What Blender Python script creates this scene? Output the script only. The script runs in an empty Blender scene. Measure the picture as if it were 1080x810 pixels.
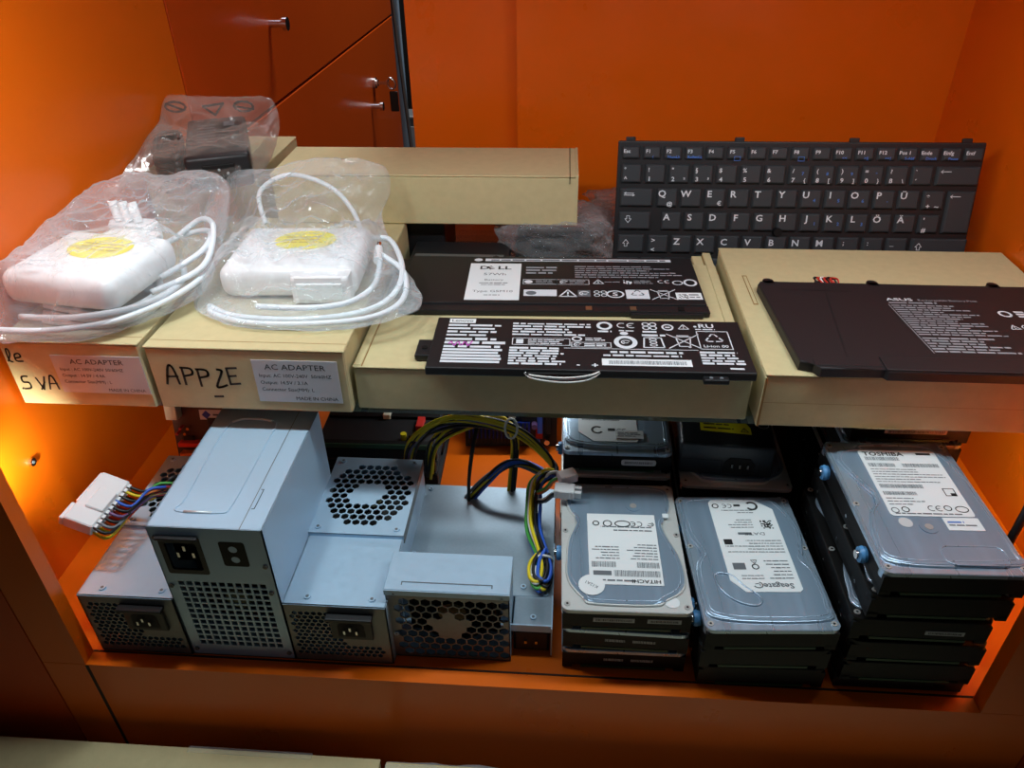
import bpy, bmesh, math, random
from math import sin, cos, pi, radians, sqrt, atan2
from mathutils import Vector, Matrix, noise

SC = bpy.context.scene
COL = SC.collection
V = Vector

# ------------------------------------------------------------------ materials
def srgb(r, g, b):
    def f(c):
        c /= 255.0
        return c / 12.92 if c <= .04045 else ((c + .055) / 1.055) ** 2.4
    return (f(r), f(g), f(b), 1.0)

MATS = {}
def mat(name, col, rough=.5, metal=0., spec=.5, noise_amt=0., noise_scale=60., bump=0., bump_scale=300., coat=0., aniso=None, rough_var=0., stretch=None):
    if name in MATS: return MATS[name]
    m = bpy.data.materials.new(name); m.use_nodes = True
    nt = m.node_tree; b = nt.nodes['Principled BSDF']
    b.inputs['Base Color'].default_value = col
    b.inputs['Roughness'].default_value = rough
    b.inputs['Metallic'].default_value = metal
    b.inputs['Specular IOR Level'].default_value = spec
    if coat:
        b.inputs['Coat Weight'].default_value = coat
        b.inputs['Coat Roughness'].default_value = .15
    tc = nt.nodes.new('ShaderNodeTexCoord')
    src = tc.outputs['Object']
    if stretch:
        mp = nt.nodes.new('ShaderNodeMapping'); mp.inputs['Scale'].default_value = stretch
        nt.links.new(src, mp.inputs['Vector']); src = mp.outputs['Vector']
    if noise_amt or rough_var:
        n = nt.nodes.new('ShaderNodeTexNoise'); n.inputs['Scale'].default_value = noise_scale
        n.inputs['Detail'].default_value = 5
        nt.links.new(src, n.inputs['Vector'])
        if noise_amt:
            mx = nt.nodes.new('ShaderNodeMix'); mx.data_type = 'RGBA'
            a = tuple(c * (1 - noise_amt) for c in col[:3]) + (1,)
            c2 = tuple(min(1, c * (1 + noise_amt)) for c in col[:3]) + (1,)
            mx.inputs[6].default_value = a; mx.inputs[7].default_value = c2
            nt.links.new(n.outputs['Fac'], mx.inputs[0]); nt.links.new(mx.outputs[2], b.inputs['Base Color'])
        if rough_var:
            mr = nt.nodes.new('ShaderNodeMapRange')
            mr.inputs['From Min'].default_value = .3; mr.inputs['From Max'].default_value = .7
            mr.inputs['To Min'].default_value = rough - rough_var; mr.inputs['To Max'].default_value = rough + rough_var
            nt.links.new(n.outputs['Fac'], mr.inputs['Value']); nt.links.new(mr.outputs['Result'], b.inputs['Roughness'])
    if bump:
        n2 = nt.nodes.new('ShaderNodeTexNoise'); n2.inputs['Scale'].default_value = bump_scale; n2.inputs['Detail'].default_value = 3
        nt.links.new(src, n2.inputs['Vector'])
        bp = nt.nodes.new('ShaderNodeBump'); bp.inputs['Strength'].default_value = bump; bp.inputs['Distance'].default_value = .001
        nt.links.new(n2.outputs['Fac'], bp.inputs['Height']); nt.links.new(bp.outputs['Normal'], b.inputs['Normal'])
    MATS[name] = m
    return m

def film(name, col, haze, rough=.12, tint=(1, 1, 1, 1), bump=.5, bscale=90.):
    m = bpy.data.materials.new(name); m.use_nodes = True
    nt = m.node_tree; N = nt.nodes; L = nt.links
    b = N['Principled BSDF']; out = N['Material Output']
    tr = N.new('ShaderNodeBsdfTransparent'); tr.inputs['Color'].default_value = tint
    lw = N.new('ShaderNodeLayerWeight'); lw.inputs['Blend'].default_value = .35
    tc = N.new('ShaderNodeTexCoord')
    nz = N.new('ShaderNodeTexNoise'); nz.inputs['Scale'].default_value = bscale; nz.inputs['Detail'].default_value = 4; nz.inputs['Distortion'].default_value = 1.2
    L.new(tc.outputs['Object'], nz.inputs['Vector'])
    bp = N.new('ShaderNodeBump'); bp.inputs['Strength'].default_value = bump; bp.inputs['Distance'].default_value = .004
    L.new(nz.outputs['Fac'], bp.inputs['Height'])
    L.new(bp.outputs['Normal'], lw.inputs['Normal'])
    ad = N.new('ShaderNodeMath'); ad.operation = 'MULTIPLY_ADD'
    L.new(lw.outputs['Facing'], ad.inputs[0]); ad.inputs[1].default_value = .48; ad.inputs[2].default_value = haze
    ad.use_clamp = True
    gl = N.new('ShaderNodeBsdfGlossy'); gl.inputs['Roughness'].default_value = rough
    L.new(bp.outputs['Normal'], gl.inputs['Normal'])
    fr = N.new('ShaderNodeFresnel'); fr.inputs['IOR'].default_value = 1.5
    L.new(bp.outputs['Normal'], fr.inputs['Normal'])
    fm = N.new('ShaderNodeMath'); fm.operation = 'MULTIPLY'; L.new(fr.outputs[0], fm.inputs[0]); fm.inputs[1].default_value = .4
    df = N.new('ShaderNodeBsdfDiffuse'); df.inputs['Color'].default_value = col
    tl = N.new('ShaderNodeBsdfTranslucent'); tl.inputs['Color'].default_value = col
    m0 = N.new('ShaderNodeMixShader'); m0.inputs[0].default_value = .28; L.new(df.outputs[0], m0.inputs[1]); L.new(tl.outputs[0], m0.inputs[2])
    N.remove(b)
    m1 = N.new('ShaderNodeMixShader'); L.new(ad.outputs[0], m1.inputs[0]); L.new(tr.outputs[0], m1.inputs[1]); L.new(m0.outputs[0], m1.inputs[2])
    m2 = N.new('ShaderNodeMixShader'); L.new(fm.outputs[0], m2.inputs[0]); L.new(m1.outputs[0], m2.inputs[1]); L.new(gl.outputs[0], m2.inputs[2])
    L.new(m2.outputs[0], out.inputs['Surface'])
    MATS[name] = m
    return m

def glass(name, col):
    m = bpy.data.materials.new(name); m.use_nodes = True
    nt = m.node_tree; N = nt.nodes; L = nt.links; out = N['Material Output']
    N.remove(N['Principled BSDF'])
    tr = N.new('ShaderNodeBsdfTransparent'); tr.inputs['Color'].default_value = col
    gl = N.new('ShaderNodeBsdfGlossy'); gl.inputs['Roughness'].default_value = .006
    fr = N.new('ShaderNodeFresnel'); fr.inputs['IOR'].default_value = 1.5
    mx = N.new('ShaderNodeMixShader'); L.new(fr.outputs[0], mx.inputs[0]); L.new(tr.outputs[0], mx.inputs[1]); L.new(gl.outputs[0], mx.inputs[2])
    L.new(mx.outputs[0], out.inputs['Surface'])
    MATS[name] = m
    return m

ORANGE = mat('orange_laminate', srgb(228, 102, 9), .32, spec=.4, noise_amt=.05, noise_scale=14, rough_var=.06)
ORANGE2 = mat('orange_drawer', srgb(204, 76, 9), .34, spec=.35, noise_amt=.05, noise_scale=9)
GROOVE = mat('groove_dark', srgb(38, 16, 6), .8)
DARK = mat('dark_void', srgb(20, 18, 17), .8)
CARD = mat('cardboard', srgb(200, 186, 142), .78, spec=.2, noise_amt=.09, noise_scale=120, bump=.15, bump_scale=400)
CARD2 = mat('cardboard_edge', srgb(150, 116, 72), .85, spec=.1, noise_amt=.15, noise_scale=300)
STEEL = mat('galvanised_steel', srgb(176, 204, 226), .42, metal=.25, noise_amt=.035, noise_scale=220, rough_var=.07)
STEEL2 = mat('dark_steel', srgb(128, 130, 130), .5, metal=.7, noise_amt=.1, noise_scale=220)
SCORE = mat('scored_steel', srgb(222, 228, 232), .35, metal=.6)
CAST = mat('cast_aluminium', srgb(206, 210, 208), .42, metal=.3, noise_amt=.05, noise_scale=300)
BRUSH = mat('brushed_steel', srgb(178, 200, 220), .30, metal=.66, noise_amt=.10, noise_scale=26, stretch=(5, .12, 1), rough_var=.06)
BEAD = mat('polished_bead', srgb(214, 218, 220), .22, metal=.9)
BLK = mat('black_plastic', srgb(27, 27, 29), .42, spec=.4)
BLKM = mat('matte_black', srgb(17, 16, 16), .55, spec=.25, noise_amt=.1, noise_scale=200)
BATT = mat('battery_black', srgb(25, 24, 26), .5, spec=.4, noise_amt=.06, noise_scale=60)
BATT2 = mat('battery_brown_black', srgb(35, 31, 33), .5, spec=.4, noise_amt=.06, noise_scale=60)
KEYM = mat('key_black', srgb(52, 56, 60), .5, spec=.45, bump=.1, bump_scale=900)
KEYB = mat('keyboard_frame', srgb(24, 24, 27), .5)
WHITE = mat('white_plastic', srgb(236, 238, 240), .3, spec=.5)
CABLEW = mat('white_cable', srgb(226, 234, 240), .4)
LABEL = mat('white_label', srgb(228, 234, 236), .5)
LABELG = mat('grey_label', srgb(196, 200, 202), .55)
INK = mat('black_ink', srgb(22, 22, 24), .6)
MARK = mat('marker_ink', srgb(44, 34, 26), .6)
SCREWM = mat('zinc_screw', srgb(196, 198, 196), .35, metal=.5)
STEELG = mat('mottled_steel', srgb(146, 164, 178), .45, metal=.4, noise_amt=.08, noise_scale=420)
COVER = mat('drive_cover', srgb(148, 172, 194), .32, metal=.48, noise_amt=.10, noise_scale=26, stretch=(5, .12, 1), rough_var=.05)
ADPT = mat('adapter_black', srgb(38, 42, 47), .4)
INKG = mat('grey_ink', srgb(98, 104, 110), .6)
PRINT = mat('white_print', srgb(214, 220, 226), .55)
PRINTG = mat('grey_print', srgb(150, 154, 160), .55)
PRINTB = mat('blue_print', srgb(70, 118, 200), .55)
YEL = mat('yellow_sticker', srgb(232, 220, 20), .5)
BLUE = mat('blue_rubber', srgb(86, 150, 205), .4)
CHROME = mat('chrome', srgb(215, 215, 215), .18, metal=1.)
BRASS = mat('dull_brass', srgb(180, 165, 130), .35, metal=.9)
PCBG = mat('green_board', srgb(28, 66, 40), .5, noise_amt=.2, noise_scale=150)
PCBD = mat('dark_board', srgb(30, 30, 32), .5, noise_amt=.2, noise_scale=150)
PCBB = mat('brown_board', srgb(62, 30, 18), .5, noise_amt=.15, noise_scale=100)
HSB = mat('blue_anodised', srgb(34, 62, 170), .35, metal=.4)
RED = mat('red_plastic', srgb(190, 36, 28), .45)
BEIGE = mat('beige_plastic', srgb(222, 214, 190), .5)
WY = mat('yellow_wire', srgb(224, 200, 30), .4)
WK = mat('black_wire', srgb(24, 24, 26), .4)
WR = mat('red_wire', srgb(198, 52, 40), .4)
WO = mat('orange_wire', srgb(214, 120, 50), .4)
WB = mat('blue_wire', srgb(48, 96, 200), .4)
WG = mat('green_wire', srgb(70, 165, 70), .4)
WP = mat('purple_wire', srgb(110, 84, 130), .4)
WW = mat('white_wire', srgb(226, 226, 222), .4)
WGY = mat('grey_wire', srgb(120, 126, 134), .4)
PINK = mat('pink_stamp', srgb(196, 90, 190), .6)
GLASS = glass('shelf_glass', (.90, .96, .93, 1))
BAG = film('clear_bag_film', srgb(238, 246, 252), .085, .07, bump=.6, bscale=45)
BAGT = film('thin_clear_film', srgb(214, 200, 190), .07, .14, bump=.35, bscale=50)
BUBB = film('bubble_film', srgb(205, 210, 214), .15, .10, bump=1.0, bscale=160)

# ------------------------------------------------------------------ mesh builder
FRONT = Matrix(((1, 0, 0, 0), (0, 0, -1, 0), (0, 1, 0, 0), (0, 0, 0, 1)))   # X->x, Y->z, Z->-y
def T(x, y, z): return Matrix.Translation((x, y, z))
def RZ(a): return Matrix.Rotation(radians(a), 4, 'Z')
def RX(a): return Matrix.Rotation(radians(a), 4, 'X')
def RY(a): return Matrix.Rotation(radians(a), 4, 'Y')
def RIGHTF(x):      # face looking +x : X->y, Y->z, Z->x
    return Matrix(((0, 0, 1, x), (1, 0, 0, 0), (0, 1, 0, 0), (0, 0, 0, 1)))

TXT = {}
def text_geo(s, bold=False):
    if s in TXT: return TXT[s]
    cu = bpy.data.curves.new('t', 'FONT'); cu.body = s; cu.size = 1; cu.resolution_u = 2
    cu.align_x = 'LEFT'
    if bold: cu.offset = .02
    o = bpy.data.objects.new('t', cu); COL.objects.link(o)
    me = bpy.data.meshes.new_from_object(o)
    vs = [tuple(v.co) for v in me.vertices]; fs = [tuple(p.vertices) for p in me.polygons]
    bpy.data.objects.remove(o); bpy.data.curves.remove(cu); bpy.data.meshes.remove(me)
    w = (min([v[0] for v in vs] or [0]), max([v[0] for v in vs] or [0]))
    TXT[s] = (vs, fs, w)
    return TXT[s]

class MB:
    def __init__(s): s.v = []; s.f = []; s.m = []; s.s = []; s.M = Matrix.Identity(4); s.mats = []
    def mi(s, m):
        if m not in s.mats: s.mats.append(m)
        return s.mats.index(m)
    def raw(s, vs, fs, m, smooth=False):
        o = len(s.v); k = s.mi(m)
        s.v += [tuple(s.M @ V(p)) for p in vs]
        flip = s.M.to_3x3().determinant() < 0
        for f in fs:
            f = [i + o for i in f]
            s.f.append(tuple(reversed(f)) if flip else tuple(f)); s.m.append(k); s.s.append(smooth)
        return s
    def bm(s, b, m, smooth=False):
        b.verts.ensure_lookup_table(); b.verts.index_update()
        s.raw([v.co[:] for v in b.verts], [[v.index for v in f.verts] for f in b.faces], m, smooth)
        b.free(); return s
    def box(s, x0, x1, y0, y1, z0, z1, m, bev=0, seg=2, smooth=None):
        b = bmesh.new(); bmesh.ops.create_cube(b, size=1)
        for v in b.verts:
            v.co = V(((x0 + x1) / 2 + v.co.x * (x1 - x0), (y0 + y1) / 2 + v.co.y * (y1 - y0), (z0 + z1) / 2 + v.co.z * (z1 - z0)))
        if bev: bmesh.ops.bevel(b, geom=b.edges[:], offset=bev, segments=seg, affect='EDGES', profile=.5)
        return s.bm(b, m, bool(bev) and seg > 2 if smooth is None else smooth)
    def prism(s, poly, z0, z1, m, bev=0, seg=2, side=None):
        b = bmesh.new()
        lo = [b.verts.new((p[0], p[1], z0)) for p in poly]; hi = [b.verts.new((p[0], p[1], z1)) for p in poly]
        n = len(poly)
        area = sum(poly[i][0] * poly[(i + 1) % n][1] - poly[(i + 1) % n][0] * poly[i][1] for i in range(n))
        if area < 0: lo.reverse(); hi.reverse()
        b.faces.new(list(reversed(lo))); top = b.faces.new(hi)
        for i in range(n): b.faces.new((lo[i], lo[(i + 1) % n], hi[(i + 1) % n], hi[i]))
        if bev: bmesh.ops.bevel(b, geom=list(top.edges), offset=bev, segments=seg, affect='EDGES', profile=.5)
        return s.bm(b, m)
    def cyl(s, p0, p1, r, m, n=16, r2=None, smooth=True):
        p0, p1 = V(p0), V(p1); d = (p1 - p0).normalized()
        a = d.orthogonal().normalized(); c = d.cross(a); r2 = r if r2 is None else r2
        vs = [p0 + (a * cos(2 * pi * i / n) + c * sin(2 * pi * i / n)) * r for i in range(n)] + \
             [p1 + (a * cos(2 * pi * i / n) + c * sin(2 * pi * i / n)) * r2 for i in range(n)]
        s.raw(vs, [(i, (i + 1) % n, n + (i + 1) % n, n + i) for i in range(n)], m, smooth)
        s.raw(vs[:n], [tuple(reversed(range(n)))], m); s.raw(vs[n:], [tuple(range(n))], m)
        return s
    def tube(s, pts, r, m, n=8, sub=6, closed=False):
        P = smooth_path(pts, sub, closed)
        vs = []; L = len(P); up = None
        for i in range(L):
            t = (P[(i + 1) % L if closed else min(i + 1, L - 1)] - P[(i - 1) % L if closed else max(i - 1, 0)]).normalized()
            if up is None: up = t.orthogonal().normalized()
            up = (up - t * up.dot(t))
            up = up.normalized() if up.length > 1e-6 else t.orthogonal().normalized()
            c = t.cross(up)
            vs += [P[i] + (up * cos(2 * pi * k / n) + c * sin(2 * pi * k / n)) * r for k in range(n)]
        fs = []
        for i in range(L if closed else L - 1):
            j = (i + 1) % L
            for k in range(n): fs.append((i * n + k, i * n + (k + 1) % n, j * n + (k + 1) % n, j * n + k))
        if not closed: fs += [tuple(reversed(range(n))), tuple(range((L - 1) * n, L * n))]
        return s.raw(vs, fs, m, True)
    def quad(s, x0, x1, y0, y1, z, m): return s.raw([(x0, y0, z), (x1, y0, z), (x1, y1, z), (x0, y1, z)], [(0, 1, 2, 3)], m)
    def poly(s, pts, z, m):
        return s.raw([(p[0], p[1], z) for p in pts], [tuple(range(len(pts)))], m)
    def disc(s, x, y, rx, ry, z, m, n=28): return s.poly([(x + rx * cos(2 * pi * i / n), y + ry * sin(2 * pi * i / n)) for i in range(n)], z, m)
    def ring(s, x, y, rx, ry, w, z, m, n=24, a0=0, a1=360):
        vs = []; full = (a1 - a0) >= 360
        for i in range(n + 1):
            a = radians(a0 + (a1 - a0) * i / n)
            vs += [(x + (rx - w) * cos(a), y + (ry - w) * sin(a), z), (x + rx * cos(a), y + ry * sin(a), z)]
        return s.raw(vs, [(2 * i, 2 * i + 1, 2 * i + 3, 2 * i + 2) for i in range(n)], m)
    def stroke(s, pts, w, z, m):
        for a, b in zip(pts, pts[1:]):
            a, b = V((a[0], a[1], 0)), V((b[0], b[1], 0)); d = b - a
            if d.length < 1e-9: continue
            d.normalize(); q = V((-d.y, d.x, 0)) * w / 2; e = d * w * .35
            s.raw([(a - e - q) + V((0, 0, z)), (b + e - q) + V((0, 0, z)), (b + e + q) + V((0, 0, z)), (a - e + q) + V((0, 0, z))], [(0, 1, 2, 3)], m)
        return s
    def text(s, t, size, x, y, z, m, align='L', sx=1.0, bold=False):
        vs, fs, w = text_geo(t, bold); k = size * 1.38
        ox = x if align == 'L' else (x - (w[0] + w[1]) / 2 * k * sx if align == 'C' else x - w[1] * k * sx)
        return s.raw([(ox + p[0] * k * sx, y + p[1] * k, z) for p in vs], fs, m)
    def words(s, x0, x1, y, h, z, m, rng, fill=.9):
        x = x0
        end = x0 + (x1 - x0) * rng.uniform(fill, 1)
        while x < end:
            w = min(rng.uniform(1.5, 6) * h, end - x); s.quad(x, x + w, y, y + h * rng.uniform(.75, 1), z, m); x += w + h * .6
        return s
    def block(s, x0, x1, y0, y1, n, z, m, rng, fill=.7, th=.5):
        p = (y1 - y0) / n
        for i in range(n): s.words(x0, x1, y1 - (i + 1) * p + p * (1 - th) / 2, p * th, z, m, rng, fill)
        return s
    def bars(s, x0, x1, y0, y1, z, m, rng):
        x = x0
        while x < x1:
            w = rng.uniform(.0002, .0007); s.quad(x, min(x + w, x1), y0, y1, z, m); x += w + rng.uniform(.0003, .0006)
        return s
    def matrix_code(s, x, y, size, z, m, rng, n=8):
        c = size / n
        for i in range(n):
            for j in range(n):
                if rng.random() < .5: s.quad(x + i * c, x + (i + 1) * c, y + j * c, y + (j + 1) * c, z, m)
        return s
    def plate(s, outer, holes, t, m):
        """flat sheet in XY at z=0 with real holes, going down to -t"""
        b = bmesh.new(); edges = []; loops = []
        for lp in [outer] + holes:
            vs = [b.verts.new((p[0], p[1], 0)) for p in lp]
            loops.append(vs)
            for i in range(len(vs)): edges.append(b.edges.new((vs[i], vs[(i + 1) % len(vs)])))
        bmesh.ops.triangle_fill(b, use_beauty=True, use_dissolve=False, edges=edges, normal=(0, 0, 1))
        for f in b.faces:
            if f.normal.z < 0: f.normal_flip()
        n0 = len(b.verts)
        s.bm(b, m)
        for lp in [outer] + holes:
            n = len(lp)
            vs = [(p[0], p[1], 0) for p in lp] + [(p[0], p[1], -t) for p in lp]
            s.raw(vs, [(i, n + i, n + (i + 1) % n, (i + 1) % n) for i in range(n)], m)
        return s
    def build(s, name, parent=None, loc=None):
        me = bpy.data.meshes.new(name)
        off = V(loc) if (loc is not None and parent is None) else V((0, 0, 0))
        me.from_pydata([tuple(V(p) - off) for p in s.v], [], s.f)
        for m in s.mats: me.materials.append(m)
        me.polygons.foreach_set('material_index', s.m); me.polygons.foreach_set('use_smooth', s.s)
        me.validate(); me.update()
        o = bpy.data.objects.new(name, me); COL.objects.link(o)
        if parent: o.parent = parent
        o.location = off
        return o

def smooth_path(pts, sub=6, closed=False):
    P = [V(p) for p in pts]; n = len(P)
    if n < 3 or sub <= 1: return P
    out = []
    for i in range(n if closed else n - 1):
        if closed: p0, p1, p2, p3 = P[(i - 1) % n], P[i], P[(i + 1) % n], P[(i + 2) % n]
        else: p0, p1, p2, p3 = P[max(i - 1, 0)], P[i], P[i + 1], P[min(i + 2, n - 1)]
        for k in range(sub):
            t = k / sub
            out.append(.5 * ((2 * p1) + (p2 - p0) * t + (2 * p0 - 5 * p1 + 4 * p2 - p3) * t * t + (3 * p1 - p0 - 3 * p2 + p3) * t ** 3))
    if not closed: out.append(P[-1])
    return out

def rrect(x0, x1, y0, y1, r, n=5):
    out = []
    for cx, cy, a in ((x1 - r, y1 - r, 0), (x0 + r, y1 - r, 90), (x0 + r, y0 + r, 180), (x1 - r, y0 + r, 270)):
        for i in range(n + 1):
            t = radians(a + 90 * i / n); out.append((cx + r * cos(t), cy + r * sin(t)))
    return out

def rect(x0, x1, y0, y1): return [(x0, y0), (x1, y0), (x1, y1), (x0, y1)]
def hexa(x, y, r, rot=0, sy=1): return [(x + r * cos(radians(60 * i + rot)), y + sy * r * sin(radians(60 * i + rot))) for i in range(6)]
def circ(x, y, r, n=16): return [(x + r * cos(2 * pi * i / n), y + r * sin(2 * pi * i / n)) for i in range(n)]

def hexgrid(x0, x1, y0, y1, pitch, fill, keep, rot=30):
    """hexagonal holes; rot 30 = pointy top"""
    hs = []; dy = pitch * sqrt(3) / 2; j = 0; y = y0
    while y <= y1 + 1e-9:
        x = x0 + (pitch / 2 if j % 2 else 0)
        while x <= x1 + 1e-9:
            if keep(x, y): hs.append(hexa(x, y, pitch / sqrt(3) * fill, rot))
            x += pitch
        y += dy; j += 1
    return hs

def tag(o, label=None, cat=None, group=None, kind=None):
    if label: o['label'] = label
    if cat: o['category'] = cat
    if group: o['group'] = group
    if kind: o['kind'] = kind
    return o
def thing(name, label, cat, loc=(0, 0, 0), rz=0, group=None):
    o = bpy.data.objects.new(name, None); COL.objects.link(o)
    o.location = loc; o.rotation_euler = (0, 0, radians(rz)); o.empty_display_size = .02
    return tag(o, label, cat, group)
def dup(root, loc, rz=0, label=None, group=None, skip=()):
    r = root.copy(); COL.objects.link(r); r.location = loc; r.rotation_euler = (0, 0, radians(rz))
    if label: r['label'] = label
    if group: r['group'] = group
    for ch in list(root.children):
        if ch.name.split('.')[0] in skip: continue
        c = ch.copy(); COL.objects.link(c); c.parent = r
        for g in ch.children:
            d = g.copy(); COL.objects.link(d); d.parent = c
    return r
def struct(o): o['kind'] = 'structure'; return o

# ------------------------------------------------------------------ camera
def camera():
    yaw, pitch, roll = radians(4.5), radians(34), radians(.9)
    F = V((-sin(yaw) * cos(pitch), cos(yaw) * cos(pitch), -sin(pitch)))
    R = V((cos(yaw), sin(yaw), 0)); U = R.cross(F)
    R2 = R * cos(roll) - U * sin(roll); U2 = U * cos(roll) + R * sin(roll)
    cam = bpy.data.cameras.new('camera'); o = bpy.data.objects.new('camera', cam); COL.objects.link(o)
    M = Matrix((R2, U2, -F)).transposed().to_4x4(); M.translation = (0, 0, .55)
    o.matrix_world = M
    cam.sensor_width = 36; cam.lens = 36 * 800 / 1080; cam.clip_start = .01; cam.clip_end = 30
    SC.camera = o
camera()

# ------------------------------------------------------------------ the cabinet (setting)
LX, RX_, BY = -.47, .447, .99
m = MB(); m.box(LX - .02, RX_ + .02, .3865, BY + .03, -.02, 0, ORANGE); struct(m.build('floor'))
m = MB(); m.box(LX - .018, LX, .3865, .94, -.02, 1.06, ORANGE); struct(m.build('wall_left'))
m = MB(); m.box(RX_, RX_ + .018, .3865, BY + .03, 0, 1.06, ORANGE); struct(m.build('wall_right'))
m = MB(); m.box(-.200, .12, BY, BY + .016, 0.0, 1.06, ORANGE); struct(m.build('door_1'))
m = MB(); m.box(-.0645, RX_, BY - .02, BY - .004, 0.0, 1.06, ORANGE); struct(m.build('door_2'))
# face frame
m = MB(); m.box(-.432, .385, .372, .385, -.42, 0, ORANGE); struct(m.build('trim_1'))
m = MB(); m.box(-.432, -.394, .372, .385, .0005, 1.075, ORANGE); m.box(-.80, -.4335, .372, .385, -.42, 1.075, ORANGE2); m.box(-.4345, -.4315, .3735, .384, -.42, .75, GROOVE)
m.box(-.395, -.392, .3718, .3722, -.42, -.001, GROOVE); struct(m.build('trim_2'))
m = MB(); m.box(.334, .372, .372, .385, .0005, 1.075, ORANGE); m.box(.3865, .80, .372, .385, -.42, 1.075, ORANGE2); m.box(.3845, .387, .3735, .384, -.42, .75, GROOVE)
struct(m.build('trim_3'))
m = MB(); m.box(LX, RX_, .3852, .3868, -.004, .0003, GROOVE); struct(m.build('trim_4'))
m = MB(); m.box(-1.2, 1.2, -.8, .385, -.44, -.42, DARK); struct(m.build('floor_shop'))
m = MB(); m.box(-1.6, .6, 2.75, 2.78, -.6, .9, DARK); struct(m.build('wall_back'))
m = MB(); m.box(-.9, .52, BY + .04, 2.75, -.62, -.6, DARK); struct(m.build('floor_back'))

m = MB(); m.box(LX - .02, RX_ + .02, .3865, BY + .03, 1.06, 1.075, ORANGE); struct(m.build('light_block_roof'))  # unseen top panel, added with the header to cut off the light
m = MB(); m.box(-.394, .334, .372, .385, .54, 1.075, ORANGE); struct(m.build('light_block_header'))  # unseen header board, added to stop lamp light spilling out in front
# side drawers beyond the cabinet's open back
DX = -.47
dc = thing('drawer_cabinet', 'orange drawer unit with knobs and a key, beyond the open back of the cabinet', 'drawer cabinet', (DX, 1.55, -.6))
MD = T(-DX, -1.55, .6)
m = MB(); m.M = MD; m.box(-.85, DX - .022, .944, 2.155, -.6, .72, GROOVE); m.build('carcass', dc)
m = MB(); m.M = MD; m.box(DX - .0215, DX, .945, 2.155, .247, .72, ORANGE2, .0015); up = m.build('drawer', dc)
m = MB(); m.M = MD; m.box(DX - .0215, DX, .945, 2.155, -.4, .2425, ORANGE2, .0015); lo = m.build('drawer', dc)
for (yy, zz, par) in ((1.265, .359, up), (1.841, .092, lo)):
    m = MB(); m.M = MD
    m.cyl((DX, yy, zz), (DX + .022, yy, zz), .0055, CHROME); m.cyl((DX + .022, yy, zz), (DX + .029, yy, zz), .010, CHROME)
    tag(m.build('knob', par), 'small chrome knob')
m = MB(); m.M = MD; m.cyl((DX, 1.882, .136), (DX + .007, 1.882, .136), .0125, CHROME); m.cyl((DX + .007, 1.882, .136), (DX + .012, 1.882, .136), .008, CHROME)
lk = m.build('lock', lo)
k = thing('key', 'key with black bow hanging from the lock of the lower orange drawer', 'key', (DX + .012, 1.882, .136))
m = MB(); m.box(0, .027, -.002, .002, -.003, .003, CHROME); m.build('shaft', k)
m = MB(); m.M = T(.027, 0, 0); m.tube([(0, 0, .011), (.011, 0, .005), (.013, 0, -.007), (.004, 0, -.014), (-.005, 0, -.004)], .0026, CHROME, closed=True)
m.box(-.002, .018, -.003, .003, -.066, -.019, BLK, .002); m.build('bow', k)
# things seen through the gap
r = thing('metal_rail', 'grey upright metal rail in the gap beyond the drawers', 'rail', (-.472, 2.215, -.6))
m = MB(); m.box(-.010, .010, -.01, .01, 0, 1.3, STEEL, .002); m.box(-.02, .02, -.02, .02, 0, .01, STEEL2); m.build('upright', r)
m = MB(); m.tube([(-.008, -.03, 1.1), (.006, -.03, .75), (.024, -.03, .35), (.028, -.03, .012)], .0055, STEEL2); tag(m.build('brace', r), 'slanted thin grey rod')
r = thing('grey_box', 'pale grey box standing in the dark gap beyond the drawers', 'box', (-.474, 2.34, -.6))
m = MB(); m.box(-.055, .055, -.045, .045, 0, .55, STEEL2, .004); m.build('body', r)
m = MB(); m.box(-.045, .045, -.047, -.043, .46, .52, LABELG); m.build('panel', r)

# ------------------------------------------------------------------ glass shelf
r = thing('glass_shelf', 'clear glass shelf carrying the cardboard boxes across the cabinet', 'shelf', (0, .78, .164))
m = MB(); m.box(LX + .001, RX_ - .001, .521 - .78, .965 - .78, 0, .008, GLASS); m.build('pane', r)
m = MB()
for sx in (LX, RX_ - .012):
    for yy in (-.15, .18): m.box(sx, sx + .012, yy, yy + .012, -.008, 0, CHROME, .002)
m.build('shelf_clip', r)

SH = .172   # top of the glass
# ------------------------------------------------------------------ cardboard boxes
RNG = random.Random(4)
def carton(name, label, x0, x1, y0, y1, z0, z1, group=None, rz=0, lid=.012, flap=True):
    cx, cy = (x0 + x1) / 2, (y0 + y1) / 2
    r = thing(name, label, 'box', (cx, cy, z0), rz, group)
    w, d, h = (x1 - x0) / 2, (y1 - y0) / 2, z1 - z0
    m = MB(); m.box(-w, w, -d, d, 0, h - .0016, CARD, .0012, 1); m.build('body', r)
    m = MB(); m.box(-w - .0004, w + .0004, -d - .0008, d + .0004, h - .0016, h, CARD, .0006, 1)
    if flap:
        m.quad(-w, w, -d + .010, -d + .0106, h + .00015, CARD2)
    m.build('lid', r)
    r['_d'] = (w, d, h)
    return r

def ac_label(par, w, d, x0, x1, z0, z1, lines):
    m = MB(); m.M = T(0, -d, 0) @ FRONT
    m.box(x0, x1, z0, z1, .0002, .0007, LABELG, .0002, 1)
    cx = (x0 + x1) / 2; W = x1 - x0; Hh = z1 - z0
    m.text('AC ADAPTER', Hh * .13, cx, z1 - Hh * .22, .0009, INK, 'C', 1.15)
    for i, s_ in enumerate(lines):
        m.text(s_, Hh * .082, x0 + W * .06, z1 - Hh * (.40 + .165 * i), .0009, INK)
    m.text('MADE IN CHINA', Hh * .085, x1 - W * .05, z0 + Hh * .06, .0009, INK, 'R')
    return tag(m.build('label', par), 'grey paper label headed AC ADAPTER')

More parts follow.
